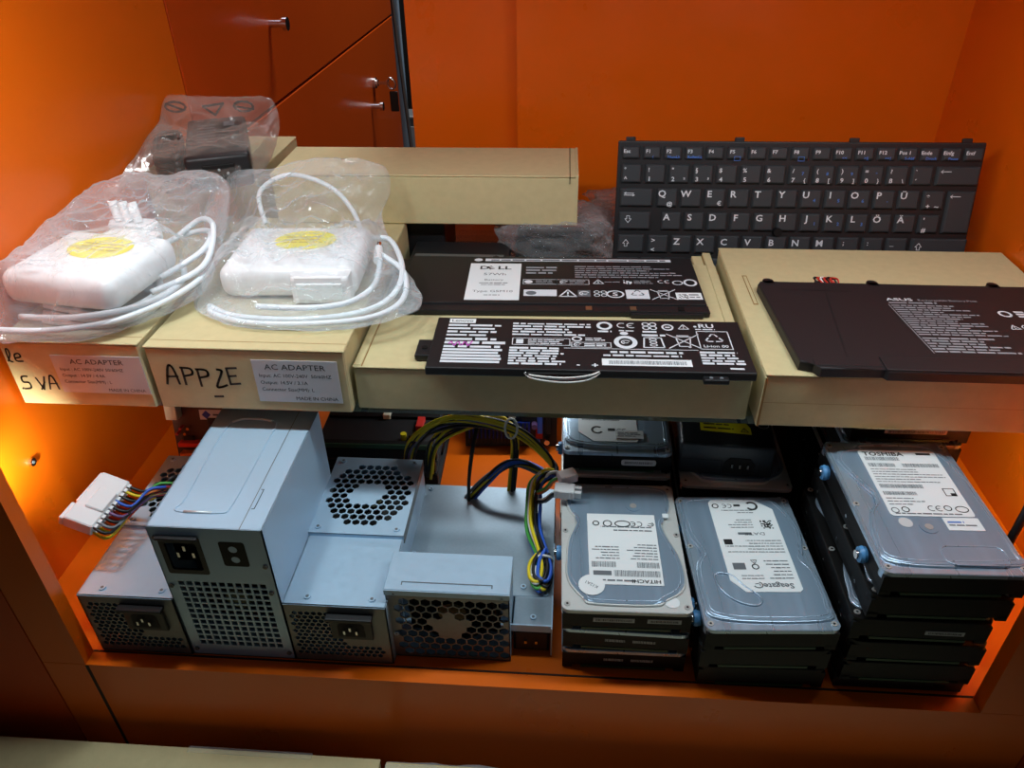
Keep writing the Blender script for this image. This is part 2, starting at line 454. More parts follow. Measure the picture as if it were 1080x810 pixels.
def hand(m, glyphs, x, y, s, z, w=.0026):
    G = {'A': [[(0, 0), (.28, 1), (.5, .9), (.62, .02)], [(.08, .42), (.62, .45)]],
         'P': [[(.08, 0), (.08, .95)], [(.02, .95), (.5, .9), (.52, .6), (.1, .48)]],
         'L': [[(.3, 1), (.5, .95), (.45, .75), (.1, .05), (.3, 0), (.6, .12)]],
         'E': [[(.15, .05), (.12, .95)], [(.12, .95), (.6, .98)], [(.12, .5), (.5, .54)], [(.15, .05), (.62, .1)]],
         'p': [[(.1, -.5), (.15, .6)], [(.12, .5), (.5, .6), (.5, .15), (.15, .1)]],
         'l': [[(.1, .1), (.4, .6), (.4, 1), (.25, .95), (.2, .2), (.4, .05)]],
         'e': [[(.1, .35), (.5, .45), (.45, .7), (.15, .6), (.12, .15), (.55, .12)]],
         '5': [[(.55, 1), (.15, .95), (.12, .55), (.5, .5), (.5, .1), (.05, 0)]],
         'v': [[(0, .9), (.25, .1), (.3, .1), (.6, 1)], [(.1, 0), (.5, .6)]],
         '.': [[(.2, .0), (.26, .06)]], '-': [[(0, .0), (.4, .02)]]}
    for g, dx, dy in glyphs:
        for st in G[g]:
            P = [(x + (dx + p[0]) * s, y + (dy + p[1]) * s) for p in st]
            PP = smooth_path([(p[0], p[1], 0) for p in P], 4)
            m.stroke([(p.x, p.y) for p in PP], w * .85, z, MARK)

boxg = None
# box under the left adapter
b1 = carton('cardboard_box', 'brown box with 5 and A in marker, leftmost and cut off by the frame', -.466, -.346, .507, .765, SH, .236)
w, d, h = b1['_d']
ac_label(b1, w, d, -.0185, .0590, .014, .0515, ['Input : AC 100V-240V 50/60HZ', 'Output : 14.5V / 4.4A', 'Connector Size(MM) : L'])
m = MB(); m.M = T(0, -d, 0) @ FRONT
hand(m, [('l', .6, .05), ('e', 1.15, .05)], -.066, .042, .013, .0004, .0016)
hand(m, [('.', -.3, 0), ('5', 0, 0), ('v', 1.1, 0), ('A', 1.8, .05)], -.0535, .016, .013, .0004, .0018)
m.build('marker_writing', b1)
# APPLE box
b2 = carton('cardboard_box', 'brown box with a whole handwritten marker word beside its AC ADAPTER label', -.342, -.1755, .508, .785, SH, .2335)
w, d, h = b2['_d']
ac_label(b2, w, d, .005, .0765, .010, .0515, ['Input: AC 100V-240V  50/60HZ', 'Output: 14.5V / 3.1A', 'Connector Size(MM): L'])
m = MB(); m.M = T(0, -d, 0) @ FRONT
hand(m, [('A', 0, .05), ('P', .85, .05), ('P', 1.6, -.02), ('L', 2.35, -.05), ('E', 3.0, .08), ('-', 2.2, -.62)], -.072, .024, .0175, .0004, .0024)
tag(m.build('marker_writing', b2), 'word handwritten in black marker')
# box under the two front batteries
b3 = carton('cardboard_box', 'long low brown box under the two black batteries at the middle', -.172, .1525, .515, .722, SH, .215, flap=False)
w, d, h = b3['_d']
m = MB(); m.box(-w + .0005, -w + .007, -d + .001, d - .002, h - .001, h + .0008, CARD, .0005, 1); m.box(-w + .0072, -w + .0080, -d, d, h - .0004, h + .0003, CARD2); m.build('flap', b3)
m = MB(); m.box(w - .009, w - .001, -d + .07, d + .028, h - .02, h + .001, CARD, .0005, 1); m.box(w - .020, w - .0095, -d + .07, d + .026, h - .02, h - .002, CARD, .0005, 1)
m.box(w - .0097, w - .009, -d + .07, d + .026, h - .02, h - .001, CARD2); m.build('side_flap', b3)
# right box
b4 = carton('cardboard_box', 'large brown box with torn lower edge under the right black battery', .1595, .443, .508, .748, SH, .2225, flap=False)
w, d, h = b4['_d']
m = MB(); m.box(-w - .0006, -w + .0006, -d - .0016, d - .004, .001, h - .002, CARD, .0004, 1); m.box(-w - .0002, -w + .0016, -d - .0018, -d - .0004, .001, h - .003, CARD2); m.build('side_flap', b4)
m = MB(); m.quad(-w + .012, -w + .0165, -d + .115, -d + .175, h + .0002, CARD2); m.quad(-w + .0129, -w + .0157, -d + .117, -d + .173, h + .0003, CARD); m.build('slot', b4)
m = MB(); m.M = T(0, -d, 0) @ FRONT
m.quad(-w + .002, w, .0235, .0238, .0004, CARD2)
for i in range(9):
    x = -w + .075 + i * .0055; m.raw([(x - .001, .0005, .0004), (x + .006, .0005, .0004), (x + .003, .002 + .0022 * (1 - abs(i - 4) / 5), .003)], [(0, 1, 2)], CARD)
m.build('torn_edge', b4)
# hidden rear support under the long box, and the long box
bs = carton('electronics_case', 'dark flat electronics case under the long brown box', -.205, -.135, .79, .87, SH, .2325)
bs['category'] = 'device'
for c in bs.children:
    for sl in c.data.materials: pass
    c.data.materials.clear(); [c.data.materials.append(BLK) for _ in range(2)]
b5 = carton('cardboard_box', 'long brown box lying at the back behind the white adapters', -.315, .0105, .772, .868, .234, .2885, flap=False, rz=.5)
w, d, h = b5['_d']
m = MB(); m.box(w - .002, w + .0008, -d - .0005, d, .0005, h + .001, CARD, .0004, 1); m.box(w - .0085, w - .0078, -d - .001, d, h - .0002, h + .0004, GROOVE)
m.box(w - .0085, w - .0078, -d - .0011, -d - .0004, h - .008, h, GROOVE); m.build('end_flap', b5)
b7 = carton('cardboard_box', 'brown box in the back left corner under the bagged black adapter', -.465, -.337, .79, .93, SH, .282)
# boxes on the shop floor in front
for (x0, x1, y0, rz, lab) in ((-.70, -.147, .02, 0, 'cardboard box below the cabinet, at the bottom left corner'), (-.139, .45, .02, 0, 'plastic wrapped cardboard box below the cabinet, at the bottom right')):
    rr = carton('cardboard_box', lab, x0, x1, .17, .352 if x0 < -.3 else .345, -.42, -.083 if x0 < -.3 else -.074, rz=rz)
    w, d, h = rr['_d']
    if x0 > -.3:
        m = MB()
        N = 60
        vs = []
        for i in range(N + 1):
            x = -w + .0 + (2 * w) * i / N
            for j, (yy, zz) in enumerate(((-d * .2, .0012), (d * .5, .0015), (d - .004, .002), (d + .003, -.004), (d + .003, -.05))):
                q = noise.noise(V((x * 40, j * 3.1, 2)))
                vs.append((x, yy + (q * .002 if 1 < j < 4 else 0), h + zz + abs(q) * .003))
        m.raw(vs, [(i * 5 + j, (i + 1) * 5 + j, (i + 1) * 5 + j + 1, i * 5 + j + 1) for i in range(N) for j in range(4)], BAG, True); m.build('plastic_wrap', rr)
    else:
        m = MB(); m.box(w - .17, w - .06, d - .004, d + .0015, h - .03, h + .0006, BAG); m.build('tape', rr)

# ------------------------------------------------------------------ print helpers (icons)
def bin_icon(m, x, y, s, z, mt):
    w = s * .045
    m.stroke([(x - .26 * s, y + .3 * s), (x - .18 * s, y - .35 * s), (x + .18 * s, y - .35 * s), (x + .26 * s, y + .3 * s), (x - .3 * s, y + .3 * s)], w, z, mt)
    m.stroke([(x - .2 * s, y + .38 * s), (x + .2 * s, y + .38 * s)], w, z, mt)
    m.stroke([(x - .55 * s, y + .48 * s), (x + .55 * s, y - .48 * s)], w, z, mt); m.stroke([(x - .55 * s, y - .48 * s), (x + .55 * s, y + .48 * s)], w, z, mt)
    m.disc(x + .16 * s, y - .38 * s, .06 * s, .06 * s, z, mt, 10)
def recycle(m, x, y, s, z, mt):
    for a in (90, 210, 330):
        c = (x + .26 * s * cos(radians(a)), y + .26 * s * sin(radians(a)))
        q = [(c[0] + .2 * s * cos(radians(a + b)), c[1] + .2 * s * sin(radians(a + b))) for b in (100, 20, -20, -100)]
        m.stroke(q, s * .09, z, mt)
def ce(m, x, y, s, z, mt):
    m.ring(x, y, s * .5, s * .5, s * .12, z, mt, 14, 60, 300)
    m.ring(x + s * .95, y, s * .5, s * .5, s * .12, z, mt, 14, 60, 300); m.quad(x + s * .5, x + s * .98, y - s * .05, y + s * .05, z, mt)
def tri(m, x, y, s, z, mt):
    m.stroke([(x - .5 * s, y - .4 * s), (x + .5 * s, y - .4 * s), (x, y + .45 * s), (x - .5 * s, y - .4 * s)], s * .1, z, mt); m.stroke([(x, y + .15 * s), (x, y - .1 * s)], s * .1, z, mt); m.disc(x, y - .25 * s, s * .06, s * .06, z, mt, 8)
def swirl(m, x, y, s, z, mt):
    m.ring(x, y, s * .5, s * .42, s * .13, z, mt, 16, 20, 250); m.ring(x + s * .05, y, s * .3, s * .22, s * .1, z, mt, 12, 140, 330)

# ------------------------------------------------------------------ batteries
def upper_battery():
    W, D, H = .285, .113, .0065
    r = thing('laptop_battery', 'black laptop battery with a tall white paper label, behind the densely printed one', 'laptop battery', (-.0135, .662, .216), 1.5)
    m = MB(); m.box(-W / 2, W / 2, -D / 2 + .012, D / 2, 0, H, BATT, .0012); m.box(-W / 2 - .012, -W / 2 + .004, -D / 2 + .03, D / 2 - .004, 0, H - .001, BATT, .001); m.build('body', r)
    m = MB(); m.box(-W / 2 + .004, W / 2 + .001, -D / 2, -D / 2 + .0125, 0, H - .0015, BLK, .0008)
    m.box(W / 2 - .07, W / 2 - .005, -D / 2 - .003, -D / 2 + .002, 0, H - .0025, BLK, .0006); m.build('front_rail', r)
    for x in (.035, .075, .118):
        m = MB(); m.box(x - .0028, x + .0028, -D / 2 + .002, -D / 2 + .009, H - .0016, H - .0008, BRASS if x < .1 else BLKM); m.build('contact', r)
    for x in (-.056, -.044, -.03):
        m = MB(); m.cyl((x, D / 2, .003), (x, D / 2 + .004, .003), .003, BLK, 10); m.box(x - .003, x + .003, D / 2 - .002, D / 2 + .002, 0, .006, BLK); m.build('tab', r)
    z = H + .0001; rg = random.Random(2)
    m = MB(); m.box(-.080, -.029, -D / 2 + .0175, D / 2 - .017, H - .0001, H + .0002, LABEL)
    zz = H + .0003; cx = -.0545
    m.text('D', .0075, -.0705, .026, zz, INK, 'L', 1.25, True)
    m.M = T(-.0595, .0297, 0) @ RZ(28); m.text('E', .0072, -.003, -.0037, zz, INK, 'L', 1.2, True); m.M = Matrix.Identity(4)
    m.text('LL', .0075, -.0525, .026, zz, INK, 'L', 1.35, True)
    m.text('57Wh', .0052, cx, .0125, zz, INKG, 'C', 1.25)
    m.text('Battery', .0035, cx, .001, zz, INKG, 'C', 1.3); m.words(cx - .014, cx + .014, -.005, .0016, zz, INKG, rg); m.words(cx - .012, cx + .012, -.0085, .0014, zz, INKG, rg)
    m.text('Type G5M10', .0042, cx, -.0235, zz, INKG, 'C', 1.25); m.words(cx - .008, cx + .008, -.030, .0015, zz, INKG, rg)
    tag(m.build('label', r), 'tall white paper label')
    m = MB(); z = H + .0002
    m.quad(-.066, .121, D / 2 - .0115, D / 2 - .0055, z, PRINT); m.words(-.060, .118, D / 2 - .0102, .0032, z + .0001, INKG, rg, .97)
    m.disc(-.073, D / 2 - .0085, .0042, .0035, z, PRINT)
    m.block(-.024, .014, .0155, .034, 3, z, PRINTG, rg, .6, .55); m.block(.024, .128, .008, .036, 6, z, PRINTG, rg, .6, .42)
    for (x0, x1) in ((-.026, .0065), (.0065, .037)): m.stroke([(x0, -.006), (x1, -.006), (x1, .004), (x0, .004), (x0, -.006)], .0006, z, PRINT); m.block(x0 + .012, x1 - .002, -.004, .003, 2, z, PRINTG, rg, .8)
    m.disc(-.021, -.001, .004, .0035, z, PRINT); swirl(m, .013, -.001, .008, z, PRINT)
    tri(m, .046, .0, .010, z, PRINT); m.words(.052, .067, -.001, .0015, z, PRINTG, rg); m.matrix_code(.070, -.0045, .008, z, PRINT, rg, 6); m.block(.080, .098, -.004, .004, 3, z, PRINTG, rg, .8)
    ce(m, .106, .001, .0065, z, PRINT); m.ring(.1215, -.001, .0052, .0045, .0012, z, PRINT); m.ring(.137, -.0005, .0065, .0075, .0022, z, PRINT) if False else m.ring(.1335, -.0005, .0065, .0075, .0022, z, PRINT)
    y = -.0245
    m.quad(-.025, .006, y - .006, y + .007, z, PRINT); m.disc(-.018, y, .005, .004, z + .0001, INKG); tri(m, .0165, y, .016, z, PRINT); m.quad(.026, .0375, y - .0065, y + .0065, z, INKG); swirl(m, .0318, y, .010, z + .0001, PRINT)
    for dx in (0, .0065):
        for dy in (-.0055, .0008): m.ring(.0435 + dx, y + dy + .0022, .003, .003, .001, z, PRINT, 10)
    m.ring(.0605, y - .001, .0085, .0075, .0018, z, PRINT); m.text('S', .007, .0605, y - .0042, z, PRINT, 'C', 1.2, True)
    m.quad(.0705, .092, y - .010, y + .008, z, PRINT); recycle(m, .0813, y + .001, .013, z + .0001, INKG)
    bin_icon(m, .1055, y - .001, .021, z, PRINT)
    m.quad(.1165, .1402, y - .0105, y + .003, z, LABEL); m.matrix_code(.119, y - .0085, .0085, z + .0001, INK, rg, 8); m.block(.1285, .1385, y - .008, y + .001, 2, z + .0001, INKG, rg, .8)
    m.build('printing', r)
upper_battery()

def front_battery():
    W, D, H = .262, .083, .0075
    r = thing('laptop_battery', 'slim black battery covered in white print with thin wires, at the front edge', 'laptop battery', (.021, .546, .216), .8)
    m = MB(); m.box(-W / 2, W / 2, -D / 2, D / 2, 0, H, BATT, .0012); m.build('body', r)
    m = MB(); m.box(-W / 2 - .012, -W / 2 + .004, -.020, .006, 0, H - .002, BLK, .001); m.cyl((-W / 2 - .005, -.008, H - .002), (-W / 2 - .005, -.008, H - .0012), .0025, BLKM, 12); m.build('tab', r)
    m = MB(); m.box(W / 2 - .042, W / 2 - .022, -D / 2 - .006, -D / 2 + .004, 0, H - .003, BLK, .001)
    for x in (-.036, -.028): m.cyl((W / 2 + x, -D / 2 - .003, H - .003), (W / 2 + x, -D / 2 - .003, H - .0024), .0015, INKG, 10)
    m.build('tab', r)
    m = MB(); m.box(-.050, .002, -D / 2 - .0025, -D / 2 + .004, .0005, H - .002, BLKM, .001); m.build('connector', r)
    for i, (mt, dy, dz) in enumerate(((WW, 0, .0015), (WR, .001, -.0005), (WK, -.001, .0005), (WW, -.0015, -.0012), (WR, .0005, -.002))):
        m = MB(); y = -D / 2 - .003
        m.tube([(-.052, -D / 2 + .002, .005), (-.045, y + dy, .003 + dz * .6), (-.02, y - .003 + dy * 1.5, .0025 + dz), (.0, y - .001 + dy, .004 + dz), (.011, -D / 2 + .003, .0065)], .0008, mt, 6); m.build('wire', r)
    z = H + .0002; rg = random.Random(5); m = MB()
    m.quad(-.120, -.097, .031, .0385, z, LABEL); m.text('Lenovo', .0042, -.1085, .033, z + .0001, INKG, 'C', 1.1, True)
    m.block(-.120, -.066, .008, .030, 4, z, PRINT, rg, .6, .62)
    m.block(-.120, -.066, -.011, .007, 3, z, PRINT, rg, .8, .7)
    m.stroke([(-.116 + .0016 * i, -.004 + .004 * sin(i * 1.7)) for i in range(13)], .0012, z + .0001, PINK)
    for i in range(5): m.quad(-.120, -.069 - rg.random() * .006, -.0150 - i * .0046, -.0117 - i * .0046, z, PRINT)
    m.block(-.064, .012, .011, .034, 5, z, PRINT, rg, .6, .6)
    m.stroke([(-.063, -.004), (-.015, -.004), (-.015, .007), (-.063, .007), (-.063, -.004)], .0007, z, PRINT); m.block(-.050, -.018, -.003, .006, 3, z, PRINT, rg, .7); m.quad(-.060, -.054, -.002, .005, z, PRINT)
    m.stroke([(-.0135, -.006), (.019, -.006), (.019, .0015), (-.0135, .0015), (-.0135, -.006)], .0007, z, PRINT); m.block(-.003, .017, -.005, .0005, 2, z, PRINT, rg, .8, .65); swirl(m, -.0085, -.0022, .007, z, PRINT); m.ring(-.009, .007, .0045, .004, .0016, z, PRINT); m.block(-.002, .015, .004, .010, 2, z, PRINT, rg, .8)
    m.block(-.065, -.018, -.035, -.007, 7, z, PRINT, rg, .8, .74); m.quad(-.02, .090, -.0085, -.0078, z, PRINT)
    m.text('-', .007, -.010, -.036, z, PRINT, 'L', 1, True); m.text('+', .007, .002, -.037, z, PRINT, 'L', 1, True)
    m.quad(.0105, .082, -.0335, -.0235, z, LABEL); m.bars(.016, .078, -.0315, -.026, z + .0001, INKG, rg)
    m.words(.018, .078, -.0145, .0032, z, PRINT, rg, .97); m.words(.012, .076, -.0195, .0028, z, PRINT, rg, .97)
    m.ring(.015, .030, .0068, .007, .0027, z, PRINT); m.words(.009, .021, .019, .003, z, PRINT, rg, .95)
    ce(m, .030, .031, .0088, z, PRINT); m.words(.027, .041, .021, .002, z, PRINT, rg)
    for dx in (0, .0062):
        for dy in (0, .0062): m.ring(.0505 + dx, .0275 + dy, .0034, .0034, .0012, z, PRINT, 10)
    m.words(.047, .060, .0195, .003, z, PRINT, rg); m.ring(.069, .029, .0052, .0055, .0017, z, PRINT); m.words(.067, .071, .028, .002, z, PRINT, rg)
    tri(m, .0825, .030, .009, z, PRINT); m.text('RU', .007, .095, .029, z, PRINT, 'L', 1.1, True); m.words(.092, .110, .0255, .002, z, PRINT, rg); m.disc(.0925, .031, .0015, .0015, z, PRINT, 8)
    m.disc(.031, .0175, .0035, .0026, z, PRINT); m.ring(.0315, .003, .0098, .0105, .0040, z, PRINT); swirl(m, .0315, .003, .008, z, PRINT)
    m.words(.046, .066, .0135, .003, z, PRINT, rg); m.stroke([(.046, -.005), (.063, -.005), (.0615, .011), (.0475, .011), (.046, -.005)], .0013, z, PRINT)
    for dy in (-.001, .0035, .008): m.ring(.0545, dy, .0034, .0024, .001, z, PRINT, 8)
    bin_icon(m, .0800, .006, .024, z, PRINT)
    m.stroke([(.0925, -.006), (.1185, -.006), (.1185, .023), (.0925, .023), (.0925, -.006)], .0009, z, PRINT); recycle(m, .1055, .011, .016, z, PRINT); m.text('Li-ion 00', .0040, .1055, -.003, z, PRINT, 'C', 1.05, True)
    m.block(.0905, .125, -.030, -.009, 5, z, PRINT, rg, .75, .7); m.words(.111, .123, -.0365, .003, z, PRINT, rg)
    m.build('printing', r)
front_battery()

def right_battery():
    r = thing('laptop_battery', 'long wide black battery with fine grey print, on the right brown box', 'laptop battery', (.345, .5825, .2229), 0)
    H = .0085
    ol = [(-.160, -.068), (-.150, -.071), (-.146, -.0775), (-.098, -.0765), (-.096, -.080), (.098, -.080), (.098, .070), (-.163, .072), (-.166, .066)]
    m = MB(); m.prism(ol, 0, H, BATT2, .0015); m.build('body', r)
    m = MB(); m.box(-.098, .098, -.0795, -.060, H, H + .0012, BATT2, .0006); m.box(-.150, -.098, -.074, -.066, H, H + .0005, BATT2, .0002, 1)
    m.stroke([(-.148, .055), (-.085, .053)], .0007, H + .0002, BATT); m.stroke([(-.122, -.06), (-.108, .06)], .0007, H + .0002, BATT) ; m.build('raised_edge', r)
    for x in (-.156, -.062, .045, .085):
        m = MB(); m.cyl((x, .071, 0), (x, .071, H + .0006), .005, BATT, 14); m.box(x - .005, x + .005, .066, .071, 0, H + .0006, BATT); m.build('tab', r)
    m = MB(); m.box(-.112, -.098, .070, .078, .001, .007, BLK, .001); m.build('connector', r)
    for i, mt in enumerate((WK, WR, WW, WR, WK, WR)):
        m = MB(); m.tube([(-.108 + i * .0022, .071, .0055 + (i % 2) * .002), (-.112 + i * .003, .080, .0085), (-.104 + i * .003, .083, .006), (-.096 + i * .0015, .078, .002)], .0009, mt, 6); m.build('wire', r)
    z = H + .0002; rg = random.Random(8); m = MB()
    m.M = Matrix(((1, -.10, 0, 0), (0, 1, 0, 0), (0, 0, 1, 0), (0, 0, 0, 1)))
    m.text('ASUS', .0048, -.056, .037, z, PRINT, 'L', 1.5, True); m.text('Rechargeable Battery Pack', .0034, -.029, .037, z, PRINTG, 'L', 1.0)
    m.words(-.056, -.012, .032, .0026, z, PRINTG, rg); m.block(-.056, .016, -.024, .030, 14, z, PRINTG, rg, .5, .5)
    m.block(-.056, .014, -.051, -.026, 6, z, PRINTG, rg, .5, .58); m.quad(-.058, -.0574, -.052, .030, z, PRINTG)
    m.ring(.033, .016, .0055, .0055, .002, z, PRINT); m.block(.042, .056, .010, .022, 3, z, PRINT, rg, .8, .7)
    tri(m, .028, -.007, .008, z, PRINT); ce(m, .038, -.007, .008, z, PRINT); tri(m, .055, -.007, .009, z, PRINT)
    m.stroke([(.031, -.026), (.075, -.026), (.075, -.019), (.031, -.019), (.031, -.026)], .0006, z, PRINT); m.words(.034, .070, -.0245, .0035, z, PRINTG, rg)
    swirl(m, .040, -.038, .010, z, PRINT); m.matrix_code(.050, -.043, .010, z, PRINT, rg, 6)
    m.build('printing', r)
right_battery()

# ------------------------------------------------------------------ keyboard
def keyboard():
    W, Hh = .372, .148
    r = thing('laptop_keyboard', 'black laptop keyboard with white German key legends leaning upright at the back', 'keyboard', (.2385, .772, SH), .3)
    tilt = 77
    A = RX(tilt)
    k = W / 930.0
    def X(c): return (c - 503) * k
    m = MB(); m.M = A; m.box(-W / 2, W / 2, 0, Hh, -.004, 0, KEYB, .0015)
    for c in (70, 350, 640, 920): m.box(X(c) - .005, X(c) + .005, Hh - .001, Hh + .004, -.004, -.0005, KEYB, .001)
    m.build('frame', r)
    rowy = [Hh - .004 - .016]
    for i in range(5): rowy.append(rowy[-1] - .0246)
    RH = .0225
    def key(x0, x1, y0, y1, legends):
        m = MB(); m.M = A
        b = bmesh.new(); bmesh.ops.create_cube(b, size=1); g = .0011; t = .0022
        for v in b.verts:
            hi = v.co.z > 0; i_ = t if hi else 0
            v.co = V(((x0 + g + i_ if v.co.x < 0 else x1 - g - i_), (y0 + g + i_ * 1.2 if v.co.y < 0 else y1 - g - i_ * .4), .0035 if hi else 0.0))
        bmesh.ops.bevel(b, geom=b.edges[:], offset=.0007, segments=1, affect='EDGES')
        m.bm(b, KEYM); ko = m.build('key', r)
        if legends:
            m = MB(); m.M = A; z = .0037
            for (s_, sz, fx, fy, mt) in legends:
                x = x0 + (x1 - x0) * fx; y = y0 + (y1 - y0) * fy
                if s_ == 'SHIFT':
                    q = sz * .5; m.stroke([(x - q, y), (x, y + q * 1.2), (x + q, y), (x + q * .45, y), (x + q * .45, y - q), (x - q * .45, y - q), (x - q * .45, y), (x - q, y)], .0006, z, mt)
                elif s_ == 'CAPS':
                    q = sz * .5; m.stroke([(x - q, y), (x, y - q * 1.2), (x + q, y), (x + q * .45, y), (x + q * .45, y + q), (x - q * .45, y + q), (x - q * .45, y), (x - q, y)], .0006, z, mt)
                elif s_ == 'TAB':
                    m.stroke([(x - .005, y + .001), (x + .005, y + .001)], .0007, z, mt); m.stroke([(x - .005, y - .001), (x + .006, y - .001)], .0007, z, mt); m.stroke([(x - .003, y + .002), (x - .005, y + .001), (x - .003, y)], .0006, z, mt); m.stroke([(x + .004, y), (x + .006, y - .001), (x + .004, y - .002)], .0006, z, mt)
                elif s_ == 'LEFT':
                    m.stroke([(x - .005, y), (x + .005, y)], .0007, z, mt); m.stroke([(x - .003, y + .0015), (x - .005, y), (x - .003, y - .0015)], .0006, z, mt)
                elif s_ == 'BOX':
                    m.stroke([(x - .003, y - .002), (x + .003, y - .002), (x + .003, y + .002), (x - .003, y + .002), (x - .003, y - .002)], .0005, z, mt)
                elif s_ == 'WIN':
                    for dx in (0, .0033):
                        for dy in (0, .003): m.quad(x + dx, x + dx + .003, y + dy, y + dy + .0026, z, mt)
                else: m.text(s_, sz, x, y, z, mt, 'C', 1.1, True)
            m.build('legend', ko)
    # function row
    names = ['Esc', 'F1', 'F2', 'F3', 'F4', 'F5', 'F6', 'F7', 'F8', 'F9', 'F10', 'F11', 'F12', 'Pos 1', 'Ende', 'Einfg', 'Entf']
    blue = {1: '(', 2: 'NumLk', 3: 'RollenLk', 5: 'BOX', 8: 'BOX', 10: '<<', 11: '>||', 12: '>>|', 13: 'S-Abf', 14: 'Druck', 15: 'Pause'}
    for i, n in enumerate(names):
        c0 = 45 + i * 54.2
        L = [(n, .0036, .3, .52, PRINT)]
        if i in blue: L.append((blue[i], .0028, .55, .2, PRINTB))
        key(X(c0), X(c0 + 54.2), rowy[0], rowy[0] + .016, L)
    y = rowy[1]
    num = [('°', '^', ''), ('!', '1', ''), ('"', '2', '²'), ('§', '3', '³'), ('$', '4', ''), ('%', '5', ''), ('&', '6', ''), ('/', '7', '{'), ('(', '8', '['), (')', '9', ']'), ('=', '0', '}'), ('?', 'ß', '\\'), ('`', '´', '')]
    for i, (a, b_, c) in enumerate(num):
        c0 = 45 + i * 62
        L = [(a, .0042, .22, .62, PRINT), (b_, .0045, .25, .2, PRINT)]
        if c: L.append((c, .004, .72, .2, PRINT))
        if 7 <= i <= 10: L.append((str({7: 7, 8: 8, 9: 9, 10: '*'}[i]), .0032, .62, .52, PRINTB))
        key(X(c0), X(c0 + 62), y, y + RH, L)
    key(X(45 + 13 * 62), X(968), y, y + RH, [('LEFT', .004, .22, .72, PRINT)])
    y = rowy[2]
    key(X(45), X(140), y, y + RH, [('TAB', .004, .28, .68, PRINT)])
    for i, ch in enumerate('QWERTYUIOPÜ+'):
        c0 = 143 + i * 62.3
        L = [(ch, .0068, .26, .58, PRINT)]
        if ch == 'Q': L.append(('@', .0042, .6, .16, PRINT))
        if ch == 'E': L.append(('€', .0046, .68, .2, PRINT))
        if ch in 'UIOP': L.append(({'U': '4', 'I': '5', 'O': '6', 'P': '-'}[ch], .0034, .62, .40, PRINTB))
        if ch == '+': L = [('*', .005, .25, .55, PRINT), ('+', .005, .3, .15, PRINT), ('~', .005, .65, .15, PRINT)]
        key(X(c0), X(c0 + 62.3), y, y + RH, L)
    key(X(143 + 12 * 62.3), X(968), rowy[3], y + RH, [('LEFT', .004, .28, .86, PRINT)])
    y = rowy[3]
    key(X(45), X(138), y, y + RH, [('CAPS', .0065, .3, .62, PRINT)])
    for i, ch in enumerate('ASDFGHJKLÖÄ#'):
        c0 = 158 + i * 61
        L = [(ch, .0068, .28, .58, PRINT)]
        if ch in 'JKL': L.append(({'J': '1', 'K': '2', 'L': '3'}[ch], .0034, .66, .42, PRINTB))
        if ch == '#': L = [("'", .005, .25, .6, PRINT), ('#', .005, .3, .15, PRINT)]
        key(X(c0), X(c0 + 61), y, y + RH, L)
    y = rowy[4]
    key(X(45), X(124), y, y + RH, [('SHIFT', .0065, .32, .55, PRINT)])
    for i, ch in enumerate(['>', 'Z', 'X', 'C', 'V', 'B', 'N', 'M', ',', '.', '-']):
        c0 = 126 + i * 63
        L = [(ch, .0068, .28, .52, PRINT)]
        if ch == '>': L = [('>', .005, .28, .6, PRINT), ('<', .005, .28, .15, PRINT)]
        if ch == 'M': L.append(('µ', .004, .62, .15, PRINT))
        if ch in ',.-': L = [({',': ';', '.': ':', '-': '_'}[ch], .005, .28, .6, PRINT), (ch, .005, .28, .2, PRINT)]
        key(X(c0), X(c0 + 63), y, y + RH, L)
    key(X(820), X(972), y, y + RH, [('SHIFT', .0065, .15, .55, PRINT)])
    y = rowy[5]
    cs = [45, 110, 175, 240, 300, 640, 705, 770, 835, 900, 965]
    for i, (a, b_) in enumerate(zip(cs, cs[1:])):
        key(X(a), X(b_), y, y + RH, {0: [('Strg', .004, .35, .6, PRINT)], 1: [('Fn', .004, .3, .6, PRINTB)], 2: [('WIN', .005, .25, .5, PRINT)], 3: [('Alt', .004, .3, .6, PRINT)]}.get(i))
    m = MB(); m.M = A; m.cyl((X(472), rowy[3] + .0015, 0), (X(472), rowy[3] + .0015, .005), .0052, BLKM, 18, .0044); tag(m.build('pointing_stick', r), 'round rubber pointing stick between G, H and B')
keyboard()

